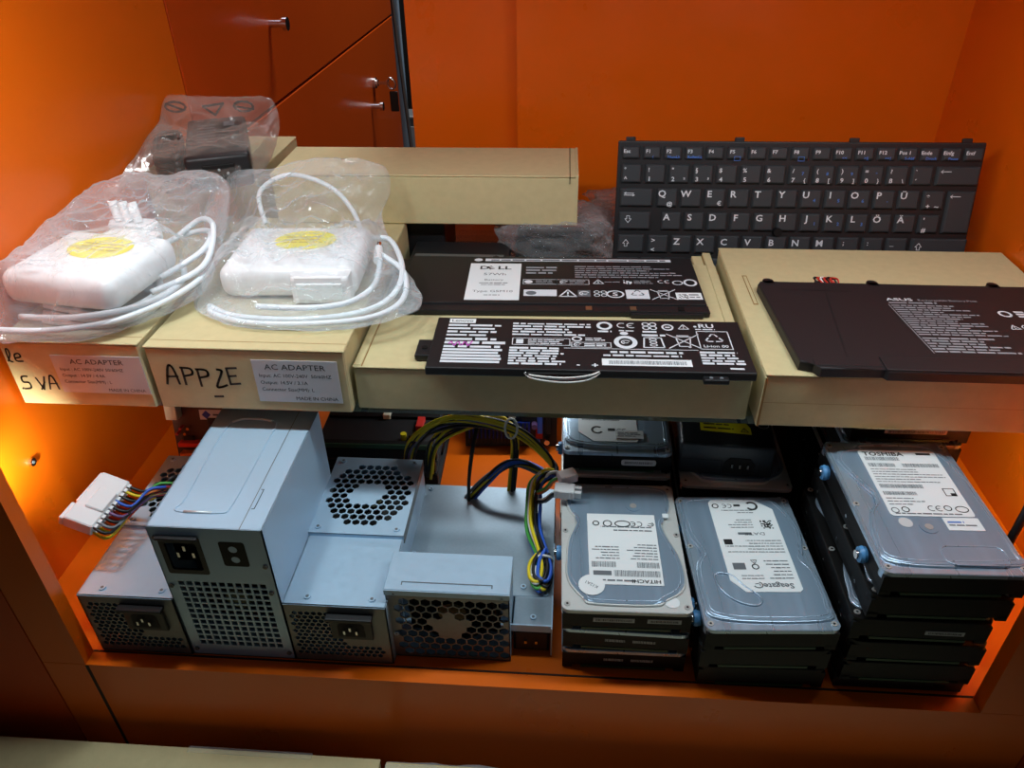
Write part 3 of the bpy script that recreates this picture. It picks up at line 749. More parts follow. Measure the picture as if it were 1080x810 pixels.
# ------------------------------------------------------------------ bags
def film_bag(name, label, outline, centre, hfun, zbase, seed, material, wr=.004, extra=None, N=150, Mr=48, bottom=True, fr=34.):
    P = smooth_path([V(p) for p in outline], max(2, N // len(outline)), True); N = len(P)
    c = V(centre); vs = []; fs = []
    mb = MB()
    def H(x, y, zl, t):
        h0 = hfun(x, y); h = max(h0, zl)
        q = V((x * fr + seed, y * fr, h * fr * .6))
        q = q + V((noise.noise(q * .7), noise.noise(q * .7 + V((5, 1, 2))), 0)) * .8
        rdg = (1 - 2.2 * abs(noise.noise(q))); rdg = rdg * abs(rdg); r2 = 1 - 2.6 * abs(noise.noise(q * 2.1 + V((7, 3, 1)))); r2 = r2 * abs(r2)
        r3 = noise.noise(q * .5)
        amp = wr * (0.35 + .65 * min(1, 4 * t * (1.02 - t)))
        return h + amp * (.75 * rdg + .5 * r2 + .7 * r3)
    vs.append((c.x, c.y, H(c.x, c.y, c.z, 0)))
    for i in range(1, Mr + 1):
        t = i / Mr
        for p in P:
            jag = 1 + (.03 * noise.noise(V((p.x * 60, p.y * 60, seed))) if i == Mr else 0)
            x = c.x + (p.x - c.x) * t * jag; y = c.y + (p.y - c.y) * t * jag
            zl = c.z + (p.z - c.z) * t ** 1.3
            z = H(x, y, zl, t) if i < Mr else p.z + .002 * noise.noise(V((p.x * 80, p.y * 80, seed)))
            vs.append((x, y, max(z, zbase + .001)))
    for k in range(N): fs.append((0, 1 + k, 1 + (k + 1) % N))
    for i in range(Mr - 1):
        for k in range(N): fs.append((1 + i * N + k, 1 + (i + 1) * N + k, 1 + (i + 1) * N + (k + 1) % N, 1 + i * N + (k + 1) % N))
    mb.raw(vs, fs, material, True)
    if bottom:
        vb = []; fbx = []; Mb = 10
        vb.append((c.x, c.y, zbase))
        for i in range(1, Mb + 1):
            t = i / Mb
            for p in P:
                x = c.x + (p.x - c.x) * t; y = c.y + (p.y - c.y) * t
                vb.append((x, y, zbase + max(0, p.z - zbase - .001) * max(0, (t - .55) / .45) ** 1.2 if i < Mb else p.z + .002 * noise.noise(V((p.x * 80, p.y * 80, seed)))))
        for k in range(N): fbx.append((0, 1 + (k + 1) % N, 1 + k))
        for i in range(Mb - 1):
            for k in range(N): fbx.append((1 + i * N + k, 1 + i * N + (k + 1) % N, 1 + (i + 1) * N + (k + 1) % N, 1 + (i + 1) * N + k))
        mb.raw(vb, fbx, material, True)
    if extra: extra(mb)
    return tag(mb.build(name, loc=(c.x, c.y, zbase)), label, 'bag')

def rbox_h(cx, cy, w, d, rz, top, base, fall=.03):
    a = radians(-rz)
    def f(x, y):
        dx, dy = x - cx, y - cy; u = dx * cos(a) - dy * sin(a); v = dx * sin(a) + dy * cos(a)
        q = sqrt(max(0, abs(u) - w / 2) ** 2 + max(0, abs(v) - d / 2) ** 2)
        t = max(0, 1 - q / fall); t = t * t * (3 - 2 * t)
        return base + (top - base) * t
    return f

def white_adapter(label, loc, rz, plug, seed, w=.124, d=.102):
    h = .030
    r = thing('power_adapter', label, 'power adapter', loc, rz, 'white laptop adapters in clear bags')
    m = MB(); m.box(-w / 2, w / 2, -d / 2, d / 2, 0, h, WHITE, .011, 5, True); m.build('body', r)
    m = MB(); m.disc(.004, .012, .029, .022, h + .0003, YEL, 32); rg = random.Random(seed)
    m.block(-.016, .024, .004, .022, 3, h + .0005, mat('sticker_ink', srgb(190, 160, 10), .6), rg, .8, .4); tag(m.build('sticker', r), 'round yellow sticker')
    m = MB(); m.M = T(w / 2 - .056, -d / 2, 0) if not plug else T(w / 2 - .020, d / 2, 0) @ RZ(180)
    m.prism(rrect(0, .052, -.012, .010, .006), .003, h - .003, WHITE, .003); m.box(.006, .046, -.0135, -.0115, .006, h - .008, LABEL, .001); m.build('plug_block', r)
    if plug:
        m = MB(); m.M = T(*plug)
        m.prism(rrect(-.024, .024, -.010, .010, .008), 0, .016, WHITE, .003); m.build('duckhead_plug', r)
        m = MB(); m.M = T(*plug)
        for x in (-.010, 0, .010): m.cyl((x - .004, 0, .016), (x - .008, .003, .034), .0042, WHITE, 12)
        m.build('plug_pin', r)
    return r
A2 = white_adapter('white bagged power adapter with looped cable, the right one of the two', (-.248, .642, .2345), 3, None, 3)
def loc_tube(root, pts, rad, mt, name, n=8):
    Mi = (T(*root.location) @ RZ(math.degrees(root.rotation_euler.z))).inverted()
    m = MB(); m.M = Mi; m.tube(pts, rad, mt, n); return m.build(name, root)
loc_tube(A2, [(-.20, .69, .250), (-.170, .675, .258), (-.148, .625, .252), (-.150, .585, .244), (-.175, .560, .240), (-.225, .548, .239), (-.280, .553, .238), (-.310, .570, .238)], .0026, CABLEW, 'cable')
loc_tube(A2, [(-.310, .570, .238), (-.30, .556, .2375), (-.262, .541, .2385), (-.205, .540, .240), (-.160, .552, .241), (-.140, .580, .243), (-.146, .62, .25), (-.172, .645, .256)], .0026, CABLEW, 'cable')
loc_tube(A2, [(-.172, .645, .256), (-.168, .60, .248), (-.182, .566, .2475), (-.215, .556, .246), (-.262, .558, .245)], .0026, CABLEW, 'cable')
loc_tube(A2, [(-.30, .70, .262), (-.31, .725, .285), (-.28, .735, .300), (-.24, .735, .288), (-.215, .722, .266), (-.20, .69, .250)], .0024, CABLEW, 'cable')
Mi = (T(*A2.location) @ RZ(3)).inverted()
m = MB(); m.M = Mi; m.cyl((-.176, .655, .257), (-.172, .632, .255), .0042, WHITE, 12); m.cyl((-.177, .662, .258), (-.176, .655, .257), .0036, CHROME, 12); m.build('connector_tip', A2)

A1 = white_adapter('white power adapter in a bag on the left box, its plug sticking up behind', (-.4065, .572, .2555), -8, (-.008, .074, .012), 6, .106, .096)
loc_tube(A1, [(-.350, .575, .262), (-.325, .61, .272), (-.337, .655, .272), (-.372, .665, .262), (-.40, .645, .252)], .0026, CABLEW, 'cable')
loc_tube(A1, [(-.350, .555, .258), (-.320, .595, .264), (-.327, .645, .280), (-.35, .668, .278), (-.375, .655, .262)], .0026, CABLEW, 'cable')
loc_tube(A1, [(-.455, .500, .250), (-.41, .500, .251), (-.362, .517, .252), (-.330, .56, .254), (-.321, .61, .256), (-.345, .655, .254)], .0026, CABLEW, 'cable')
loc_tube(A1, [(-.44, .512, .256), (-.39, .510, .258), (-.348, .535, .257), (-.335, .58, .256), (-.355, .625, .254)], .0026, CABLEW, 'cable')
for q in (0, 1, 2): loc_tube(A1, [(-.44, .535 + .004 * q, .2395 + .0052 * q), (-.38, .53, .2395 + .0052 * q), (-.355, .565, .2395 + .0052 * q), (-.375, .605, .2395 + .0052 * q), (-.44, .61, .2395 + .0052 * q), (-.452, .57, .2395 + .0052 * q)], .0026, CABLEW, 'cable')

film_bag('plastic_bag', 'clear crinkled bag around the right one of the two white adapters',
         [(-.328, .578, .237), (-.305, .552, .237), (-.270, .536, .237), (-.225, .532, .237), (-.170, .540, .237), (-.124, .578, .239), (-.150, .640, .246), (-.185, .715, .262),
          (-.180, .742, .282), (-.186, .75, .305), (-.225, .752, .312), (-.268, .75, .310), (-.31, .75, .300), (-.352, .748, .296), (-.378, .74, .262), (-.352, .66, .242)],
         (-.245, .645, .268), rbox_h(-.248, .642, .112, .09, 3, .270, .237, .035), .2342, 1.3, BAG, .0062)
film_bag('plastic_bag', 'clear crinkled bag around the white adapter at the far left',
         [(-.455, .497, .243), (-.43, .494, .243), (-.385, .500, .243), (-.348, .530, .243), (-.318, .580, .246), (-.318, .64, .270), (-.326, .695, .302), (-.358, .71, .312), (-.40, .712, .306),
          (-.435, .71, .308), (-.46, .685, .302), (-.465, .64, .296), (-.466, .58, .290), (-.465, .53, .264)],
         (-.40, .568, .285), rbox_h(-.4065, .572, .096, .085, -8, .2915, .250, .035), .2366, 4.7, BAG, .0062)

# black adapter in its bag
r = thing('power_adapter', 'black power brick with coiled cable in a printed bag in the back left corner', 'power adapter', (-.383, .812, .2825), 22)
m = MB(); m.box(-.032, .032, -.078, .078, 0, .034, BLK, .004, 3); m.build('body', r)
m = MB(); m.quad(-.024, .024, -.05, .06, .0343, BLKM); rg = random.Random(9); m.block(-.02, .004, -.03, .05, 7, .0345, INKG, rg, .6, .3); m.quad(.008, .020, .035, .055, .0345, INKG); m.build('label', r)
m = MB(); m.box(-.016, .016, -.0795, -.0775, .008, .026, BLKM, .001)
for x in (-.008, 0, .008): m.cyl((x, -.0775, .017 + (.004 if x == 0 else 0)), (x, -.081, .017 + (.004 if x == 0 else 0)), .0014, CHROME, 8)
m.build('power_socket', r)
for i in range(5):
    m = MB(); z = .006 + .0062 * i
    m.tube([(-.050 + .002 * i, -.046, z), (-.040, -.060, z), (-.037, -.045, z + .001), (-.039, .02, z + .002), (-.048, .040, z), (-.060, .03, z), (-.062, -.03, z)], .0034, BLK, 8, closed=True); m.build('cable', r)
def sc(q): return (q[0] * .93, q[1] * .93, .55 + (q[2] - .55) * .93)
def syms(mb):
    z0 = 0
    def onp(pts, w):
        mb.M = T(0, .9395 * .93, .55 * .07) @ FRONT @ Matrix.Scale(.93, 4); mb.stroke(pts, w, 0, INK); mb.M = Matrix.Identity(4)
    def el(x, z, rx, rz_): return [(x + rx * cos(a), z + rz_ * sin(a)) for a in [i * 2 * pi / 12 for i in range(13)]]
    onp(el(-.487, .3145, .013, .006), .0028); onp([(-.497, .318), (-.478, .311)], .0028)
    onp([(-.452, .315), (-.425, .319), (-.438, .305), (-.452, .315)], .0028)
    onp(el(-.400, .3155, .012, .006), .0028); onp([(-.410, .3155), (-.388, .312)], .0026)
    for nm in ('',): pass
film_bag('plastic_bag', 'thin clear bag with black printed symbols around the black adapter',
         [sc(q) for q in [(-.500, .80, .270), (-.47, .784, .264), (-.41, .774, .264), (-.36, .80, .264), (-.352, .86, .268), (-.355, .93, .296), (-.368, .945, .324), (-.41, .945, .325), (-.46, .945, .326), (-.498, .945, .325), (-.500, .91, .300), (-.502, .85, .282)]],
         sc((-.43, .865, .296)), rbox_h(-.395, .810, .095, .12, 22, .318, .284, .05), .2828, 8.2, BAGT, .004, syms, fr=26)

# bubble wrapped parcel the keyboard leans against, bubble wrap bag beside it
def bubble(name, label, x0, x1, y0, y1, z0, z1, seed, inner=None):
    r = thing(name, label, 'bubble wrap', ((x0 + x1) / 2, (y0 + y1) / 2, z0))
    w, d, h = (x1 - x0) / 2, (y1 - y0) / 2, z1 - z0
    b = bmesh.new(); bmesh.ops.create_cube(b, size=1)
    bmesh.ops.subdivide_edges(b, edges=b.edges[:], cuts=34, use_grid_fill=True)
    for v in b.verts:
        p = v.co.copy()
        p2 = V((p.x * 2, p.y * 2, p.z * 2)); n = (abs(p2.x) ** 5 + abs(p2.y) ** 5 + abs(p2.z) ** 5) ** .2; p2 /= max(n, 1e-6)
        cell = .010
        fx = (p2.x * w / cell + .5 * (int(round(p2.z * h / cell)) % 2)) ; fz = p2.z * h / cell
        bub = max(0, 1 - ((fx - round(fx)) ** 2 + (fz - round(fz)) ** 2) * 5) * .0025
        q = noise.noise(V((p2.x * 3 + seed, p2.y * 3, p2.z * 3))) * .012
        k = 1 + (bub + q) / max(.02, min(w, d, h)) * .5
        v.co = V((p2.x * w * k, p2.y * d * k, h / 2 + p2.z * h / 2 * k))
        if v.co.z < .0005: v.co.z = .0005
    m = MB(); m.bm(b, BUBB, True); m.build('wrap', r)
    if inner:
        m = MB(); m.box(-w * .7, w * .7, -d * .4, d * .5, .003, h * .6, inner, .004); m.build('content', r)
    return r
bubble('bubble_wrap_parcel', 'bubble wrapped parcel behind the keyboard', .035, .44, .815, .90, SH, .245, 2.0, None)
bubble('bubble_wrap_bag', 'crumpled bubble wrap bag between the long brown box and the keyboard', -.075, .05, .765, .85, SH, .238, 5.0, BLKM)
# dark battery lying behind
r = thing('laptop_battery', 'flat dark battery mostly hidden behind the white-labelled battery and white cable', 'laptop battery', (-.115, .748, SH), 0)
m = MB(); m.box(-.05, .055, -.02, .03, 0, .040, BLK, .002); m.build('body', r)
m = MB(); m.quad(-.045, .05, -.010, -.004, .0403, STEEL2); m.build('metal_strip', r)

# ------------------------------------------------------------------ power supplies
def sheet(mb, M, outer, holes, t, mt):
    mb.M = M; mb.plate(outer, holes, t, mt); mb.M = Matrix.Identity(4)
def screw(par, p, nrm=(0, 0, 1), r=.0028, mt=None):
    m = MB(); p = V(p); n = V(nrm); m.cyl(p, p + n * .0012, r, mt or CHROME, 12); m.cyl(p + n * .0012, p + n * .0014, r * .5, INKG, 6); return m.build('screw', par)
def fan(par, c, R, axis):
    """axis matrix: local Z is the fan axis"""
    m = MB(); m.M = axis
    m.cyl((0, 0, -.012), (0, 0, -.003), R * .36, BLKM, 24); m.cyl((0, 0, -.003), (0, 0, -.0026), R * .33, mat('fan_sticker', srgb(120, 120, 84), .6), 24)
    m.box(-R * 1.08, R * 1.08, -R * 1.0, R * 1.0, -.016, -.0145, DARK)  # dark plate added behind the blades to put shade into the grille holes
    for i in range(7):
        a = 2 * pi * i / 7
        def pt(rr, da, z): return (rr * cos(a + da), rr * sin(a + da), z)
        m.raw([pt(R * .34, 0, -.011), pt(R * .95, .15, -.012), pt(R * .95, .75, -.004), pt(R * .34, .6, -.003)], [(0, 1, 2, 3), (3, 2, 1, 0)], BLKM)
    m.tube([(R * cos(t), R * sin(t), -.008) for t in [2 * pi * i / 24 for i in range(24)]], .002, BLKM, 6, 1, True)
    return m.build('fan', par)
def socket(par, M, w=.030, h=.024, lip=True):
    m = MB(); m.M = M
    m.prism([(-w / 2, -h / 2), (w / 2, -h / 2), (w / 2, h / 2 - .006), (w / 2 - .006, h / 2), (-w / 2 + .006, h / 2), (-w / 2, h / 2 - .006)] if not lip else rect(-w / 2, w / 2, -h / 2, h / 2), 0, .0015, BLK, .0004, 1)
    q = [(-w * .36, -h * .32), (w * .36, -h * .32), (w * .36, h * .15), (w * .22, h * .34), (-w * .22, h * .34), (-w * .36, h * .15)]
    m.prism(q, .0015, .0018, DARK)
    for x, y in ((-.006, -.001), (0, .003), (.006, -.001)): m.box(x - .0008, x + .0008, y - .002, y + .002, .0018, .006, CHROME)
    return m.build('power_socket', par)

# tall supply
P = thing('power_supply', 'tall steel power supply standing on its side, the largest of the row', 'power supply', (-.262, .463, 0))
w, d, h = .0445, .0745, .150
m = MB()
sheet(m, T(0, -d, 0) @ FRONT, rect(-w, w, 0, h), [rrect(-.037, -.008, .102, .139, .001, 1)] +
      [rect(-.035 + i * .0066, -.035 + i * .0066 + .0048, .014 + j * .0066, .014 + j * .0066 + .0048) for i in range(11) for j in range(12)], .001, STEEL)
sheet(m, T(0, d, 0) @ FRONT, rect(-w, w, 0, h), [circ(0, .06, .009, 16)], .001, STEEL)
m.M = Matrix.Identity(4)
m.box(-w, -w + .001, -d, d, 0, h, STEEL); m.box(w - .001, w, -d, d, 0, h, STEEL); m.box(-w, w, -d, d, 0, .001, STEEL); m.box(-w, w, -d, d, h - .001, h, STEEL, .0004, 1)
m.build('housing', P)
m = MB()
ol = smooth_path([(-.027, -.042, 0), (-.030, -.054, 0), (-.024, -.058, 0), (.006, -.058, 0), (.012, -.052, 0), (.013, -.02, 0), (.013, .03, 0), (.013, .052, 0), (.006, .060, 0), (-.02, .060, 0), (-.028, .054, 0), (-.030, .02, 0)], 4, True)
m.tube([(p.x, p.y, h + .0002) for p in ol], .0007, STEEL, 6, 1, True)
m.tube([(-.0, -.058, h + .0003), (-.022, -.058, h + .0003)], .0013, SCORE, 6, 1); m.tube([(.008, .058, h + .0003), (-.002, .0605, h + .0003), (-.018, .0605, h + .0003), (-.027, .055, h + .0003)], .0013, SCORE, 6, 4)
m.quad(.0270, .0276, -.074, .074, h + .0002, STEEL2); m.stroke([(.0290, -.052), (.031, -.052), (.031, -.030), (.029, -.030)], .0006, h + .0003, INK)
tag(m.build('embossed_panel', P), 'rounded rectangle embossed in the top sheet')
m = MB(); m.M = T(-.0225, -d - .0002, .1205) @ FRONT
m.plate(rrect(-.0165, .0165, -.0205, .0205, .002, 2), [rrect(-.0125, .0125, -.016, .013, .002, 2)], .002, BLK); m.box(-.014, .014, -.018, .016, -.014, -.012, BLKM)
for x, y in ((-.006, -.003), (0, .004), (.006, -.003)): m.box(x - .001, x + .001, y - .0025, y + .0025, -.012, -.003, CHROME)
m.box(-.0165, .0165, .0185, .0215, .0, .004, BLK, .001); m.build('power_socket', P)
m = MB(); m.M = T(.018, -d - .0002, .124) @ FRONT; m.plate(rrect(-.010, .010, -.013, .013, .002, 2), [circ(0, .005, .0035, 12), circ(0, -.006, .0035, 12)], .0015, BLKM); m.box(-.009, .009, -.012, .012, -.006, -.004, BLK); m.cyl((0, .005, -.004), (0, .005, -.001), .0028, RED, 10); m.build('voltage_switch', P)
fan(P, None, .032, T(.001, -d + .012, .055) @ FRONT)
for (x, z) in ((-.040, .139), (.040, .112), (-.041, .086), (.039, .082), (-.040, .008), (.040, .008)): screw(P, (x, -d, z), (0, -1, 0), .002, STEEL2)

def tfx(label, cx, w, d, h, y0, seed, fan_front=.076):
    P = thing('power_supply', label, 'power supply', (cx, y0 + d / 2, 0))
    W, D = w / 2, d / 2
    yf = -D + fan_front
    m = MB()
    hs = hexgrid(-W + .006, W - .006, .010, h - .010, .0052, .78, lambda x, z: x < .004 or (z < .022))
    hs = [q for q in hs if all(abs(p[0]) < W - .003 for p in q)]
    sheet(m, T(0, -D, 0) @ FRONT, rect(-W, W, 0, h), hs, .001, STEEL2)
    m.box(-W, W, D - .001, D, 0, h, STEEL); m.box(-W, -W + .001, -D, D, 0, h, STEEL); m.box(W - .001, W, -D, D, 0, h, STEEL); m.box(-W, W, -D, D, 0, .001, STEEL)
    m.box(-W, W, -D - .0004, yf, h - .001, h, STEEL, .0004, 1); m.build('housing', P)
    # raised fan cover
    m = MB()
    R = min(W, (D - yf) / 2 + .006) * .97; cy = (yf + D) / 2
    hs = hexgrid(-W, W, yf, D, .0078, .84, lambda x, y: R * .40 < sqrt(x * x + (y - cy) ** 2) < R and abs(y - cy) < (D - yf) / 2 - .006 and abs(x) < W - .0055)
    sheet(m, T(0, 0, h + .004), rect(-W - .0004, W + .0004, yf - .001, D), hs, .001, STEEL)
    m.M = Matrix.Identity(4)
    m.box(-W - .0004, W + .0004, yf - .001, yf, h - .001, h + .0039, STEEL); m.box(-W - .0006, -W + .0006, yf, D, h - .006, h + .0038, STEEL2); m.box(W - .0006, W + .0006, yf, D, h - .006, h + .0038, STEEL2); m.box(-W, W, D - .0008, D, h - .004, h + .0038, STEEL2)
    fg = m.build('fan_grille', P); tag(fg, 'raised cover with hexagonal fan holes')
    fan(P, None, R * .95, T(0, cy, h + .001))
    for sx in (-1, 1):
        for yy in (yf + .006, D - .006): screw(P, (sx * (W - .007), yy, h + .004), (0, 0, 1), .0028, STEEL)
    for sx in (-.55, .70): screw(P, (sx * W, -D + .008, h), (0, 0, 1), .0028, STEEL)
    m = MB(); m.M = T(.012, -D, .047) @ FRONT
    socket_w = .034
    m.box(-socket_w / 2, socket_w / 2, -.014, .013, 0, .003, BLK, .001); m.box(-socket_w / 2 - .002, socket_w / 2 + .002, .011, .015, 0, .007, BLK, .001)
    m.prism([(-.011, -.010), (.011, -.010), (.011, .003), (.007, .008), (-.007, .008), (-.011, .003)], .003, .0032, DARK)
    for x, y in ((-.005, -.002), (0, .002), (.005, -.002)): m.box(x - .0008, x + .0008, y - .002, y + .002, .0032, .006, CHROME)
    m.build('power_socket', P)
    return P
PS = tfx('small steel power supply in the left corner with a white plug above it', -.347, .080, .172, .070, .3875, 1)
PT = tfx('flat steel power supply with hexagonal fan holes on top, right of the tall one', -.1755, .084, .178, .070, .3885, 2)

# low, wide supply with front fan box
P4 = thing('power_supply', 'low wide steel power supply with a honeycomb fan box at its front', 'power supply', (-.0685, .459, 0))
m = MB(); m.M = T(.0685, -.459, 0)
def ab(*a, **k): m.box(*a, **k)
m.box(-.135, -.0025, .437, .575, .001, .035, STEELG, .0006, 1); m.box(-.0345, -.0025, .407, .437, .028, .035, STEELG, .0006, 1); m.box(-.0345, -.0045, .409, .437, .001, .028, BLKM)
m.box(-.0030, -.0018, .404, .50, .001, .035, STEEL); m.box(-.036, -.0018, .4062, .4075, .0275, .0355, STEEL); m.build('housing', P4)
m = MB(); m.M = T(.0685, -.459, 0)
hs = hexgrid(-.0445, .0445, .007, .076, .0089, .88, lambda x, z: sqrt(x ** 2 + (z - .0395) ** 2) > .0150 and abs(x) < .0445 and .006 < z < .0735)
sheet(m, T(.0685, -.459, 0) @ T(-.0855, .397, 0) @ FRONT, rect(-.0495, .0495, 0, .083), hs, .001, STEEL2)
m.M = T(.0685, -.459, 0)
m.box(-.135, -.134, .397, .437, 0, .083, STEEL); m.box(-.037, -.036, .397, .437, 0, .083, STEEL); m.box(-.135, -.036, .436, .437, .06, .083, STEEL)
m.box(-.1355, -.0355, .3962, .4365, .082, .0835, STEEL, .0005, 1); m.box(-.1355, -.0355, .3956, .3966, .0775, .083, STEEL)
m.stroke([(-.122, .4015), (-.122, .4045), (-.05, .4045), (-.05, .4015)], .0008, .0839, INKG); m.box(-.135, -.036, .397, .437, 0, .001, STEEL)
fb4 = m.build('fan_box', P4); tag(fb4, 'raised box with honeycomb fan grille')
fan(P4, None, .036, T(.0685, -.459, 0) @ T(-.0855, .41, .038) @ FRONT)
for p in ((-.018, .415, .035), (-.0085, .44, .035), (-.028, .447, .035)): screw(P4, (p[0] + .0685, p[1] - .459, p[2]), (0, 0, 1), .0026, STEEL)
for p in ((-.128, .397, .079), (-.042, .397, .079), (-.130, .397, .030)): screw(P4, (p[0] + .0685, p[1] - .459, p[2]), (0, -1, 0), .002, STEEL)
for p in ((-.128, .568, .035), (-.130, .48, .035)): screw(P4, (p[0] + .0685, p[1] - .459, p[2]), (0, 0, 1), .0022, STEEL)
m = MB(); m.M = T(.0685, -.459, 0) @ T(-.019, .409, .0145) @ FRONT; m.box(-.0135, .0135, -.011, .011, 0, .002, BLK, .0006, 1)
for x in (-.005, .004): m.box(x - .001, x + .001, -.001, .002, .002, .004, CHROME)
m.build('power_socket', P4)

# wiring
def wires(par, path, cols, spread, seed, rad=.0015, twist=1.2):
    rg = random.Random(seed); loc = V(par.location)
    n = len(cols)
    for i, mt in enumerate(cols):
        a0 = 2 * pi * i / n + rg.random() * .6; rr = spread * (.35 + .65 * rg.random())
        pts = []
        for j, p in enumerate(path):
            a = a0 + twist * j / 3
            k = (p[3] if len(p) > 3 else 1.0)
            pts.append(V((p[0] + cos(a) * rr * k + rg.uniform(-.001, .001) * k, p[1] + sin(a) * rr * .6 * k, p[2] + sin(a) * rr * k)) - loc)
        m = MB(); m.tube(pts, rad, mt, 6, 5); m.build('wire', par)
# main harness of the flat supply, arching to the right
wires(PT, [(-.150, .568, .055, .8), (-.146, .578, .082, .8), (-.126, .588, .098, 1), (-.095, .592, .106, 1), (-.055, .588, .102, .7), (-.028, .580, .092, .6), (-.006, .566, .075, .5), (-.006, .553, .070, .4)], [WY, WY, WY, WY, WK, WK, WP, WGY, WK, WY], .006, 3)
wires(PT, [(-.13, .572, .05, .8), (-.124, .582, .083, .8), (-.10, .592, .095, 1), (-.06, .60, .10, .8), (-.045, .59, .088, .6), (-.045, .575, .05, .8), (-.05, .565, .01, .8)], [WY, WY, WK, WK, WY], .005, 5)
wires(PT, [(-.09, .556, .030, 1), (-.072, .562, .052, 1), (-.052, .572, .066, 1), (-.030, .572, .068, 1), (-.006, .556, .066, .6), (-.006, .552, .070, .4)], [WB, WK, WGY, WY, WK, WB], .005, 7)
wires(PT, [(-.080, .60, .104, .5), (-.085, .575, .085, .5), (-.088, .56, .055, .5), (-.088, .552, .030, .5)], [WK, WK], .002, 8, .0016)
loc = V(PT.location)
m = MB(); m.M = T(*(-loc)); m.box(-.104, -.066, .545, .56, .015, .032, BEIGE, .001); tag(m.build('connector', PT), 'cream plug at the end of the wires')
m = MB(); m.M = T(*(-loc)); m.tube([(-.0475 + .006 * cos(a), .585 + .004 * sin(a), .102 + .009 * sin(a)) for a in [i * 2 * pi / 10 for i in range(10)]], .0012, WW, 6, 2, True); m.build('cable_tie', PT)
m = MB(); m.M = T(*(-loc)); m.tube([(-.005 + .007 * cos(a), .553 + .002 * cos(a), .071 + .005 * sin(a)) for a in [i * 2 * pi / 10 for i in range(10)]], .0015, WW, 6, 2, True); m.build('cable_tie', PT)
# harness of the low supply lying on its top
wires(P4, [(-.006, .556, .071, .5), (-.015, .552, .072, .7), (-.0235, .546, .064, .8), (-.025, .530, .052, 1), (-.023, .505, .045, 1), (-.013, .474, .044, .8), (-.009, .455, .044, .7), (-.012, .441, .044, .7), (-.018, .446, .044, .7), (-.018, .462, .044, .8), (-.012, .474, .045, .8)], [WK, WY, WW, WG, WB, WP, WY, WK, WB], .0085, 11, .0017, .5)
wires(P4, [(-.020, .540, .060, .5), (-.012, .535, .070, .5), (-.004, .530, .086, .5), (.003, .529, .091, .3)], [WW, WG, WO], .003, 12, .0013)
wires(P4, [(-.020, .535, .055, .5), (-.012, .525, .066, .5), (-.005, .516, .082, .5), (.001, .513, .088, .3)], [WG, WW, WK, WGY], .003, 13, .0013)
loc = V(P4.location)
def plug(par, c, rz, sz, mt, tilt=0, pins=0):
    m = MB(); m.M = T(*(V(c) - V(par.location))) @ RZ(rz) @ RX(tilt)
    m.box(-sz[0] / 2, sz[0] / 2, -sz[1] / 2, sz[1] / 2, -sz[2] / 2, sz[2] / 2, mt, .0008, 1); m.box(-sz[0] * .3, sz[0] * .3, -sz[1] * .62, -sz[1] * .4, -sz[2] * .3, sz[2] * .62, mt, .0006, 1)
    for i in range(pins): m.box(sz[0] / 2, sz[0] / 2 + .006, -sz[1] / 2 + (i + .2) * sz[1] / pins, -sz[1] / 2 + (i + .75) * sz[1] / pins, -sz[2] / 3, sz[2] / 3, mt)
    return m.build('connector', par)
plug(P4, (.0075, .530, .091), 25, (.017, .012, .009), WHITE)
plug(P4, (.0055, .512, .0895), -5, (.018, .013, .009), WGY if False else LABELG, 0, 2)
m = MB(); m.M = T(*(-loc)); m.tube([(-.0115 + .008 * cos(a), .470, .0445 + .006 * sin(a)) for a in [i * 2 * pi / 10 for i in range(10)]], .0012, WW, 6, 2, True); m.build('cable_tie', P4)
m = MB(); m.M = T(*(-loc)); m.box(-.021, -.015, .448, .460, .042, .049, WW, .001); m.build('connector', P4)
# 24 pin plug of the small supply
cp = V((-.3855, .446, .116))
Mpl = T(*cp) @ RZ(86) @ RX(22)
m = MB(); m.M = T(*(-V(PS.location))) @ Mpl
m.box(-.028, .028, -.012, .012, -.006, .006, WHITE, .001, 1); m.box(-.012, .010, -.011, .004, .0055, .0085, WHITE, .0006, 1)
m.box(-.028, -.010, .0119, .0155, -.005, .004, WHITE, .0006, 1); m.box(-.008, .027, .0119, .0135, -.005, .005, WHITE, .0005, 1)
for i in range(10):
    for zz in (-.003, .003): m.box(-.026 + i * .0054, -.0225 + i * .0054, -.0145, -.012, zz - .0015, zz + .0015, WHITE)
pl = m.build('connector', PS); tag(pl, 'wide white motherboard plug')
rg = random.Random(21)
cols = [WY, WY, WO, WR, WR, WR, WO, WK, WG, WK, WGY, WK, WP, WK, WB, WK, WY, WK]
for i, mt in enumerate(cols):
    t = (i % 9) / 8.0
    st = Mpl @ V((-.025 + .050 * t, -.0135, -.003 if i < 9 else .003))
    if False: pass
    mid = V((-.346 + .012 * (t - .5),   .478 + .012 * (t - .5), .100 + .003 * (i % 3)))
    en = V((-.325 + rg.uniform(-.004, .004), .50 + rg.uniform(-.006, .006), .082 + .004 * (i % 3)))
    dirv = (Mpl.to_3x3() @ V((0, -1, 0))) * .012
    m = MB(); m.M = T(*(-V(PS.location)))
    m.tube([st - dirv * .3, st + dirv, st.lerp(mid, .65) + V((0, 0, .002 * sin(i))), mid, en, en + V((.012, .02, -.004))], .0013, mt, 6, 5); m.build('wire', PS)
for i, mt in enumerate((WO, WY, WK, WY, WK)):
    m = MB(); m.M = T(*(-V(PS.location))); o_ = .003 * i
    m.tube([(-.345 + o_ * .3, .495, .088), (-.334 + o_ * .2, .478, .088 - o_ * .5), (-.326, .455 + o_ * .6, .086 - o_ * .8), (-.316, .440 + o_ * .8, .078 - o_ * .5), (-.312, .450, .074)], .0014, mt, 6, 5); m.build('wire', PS)
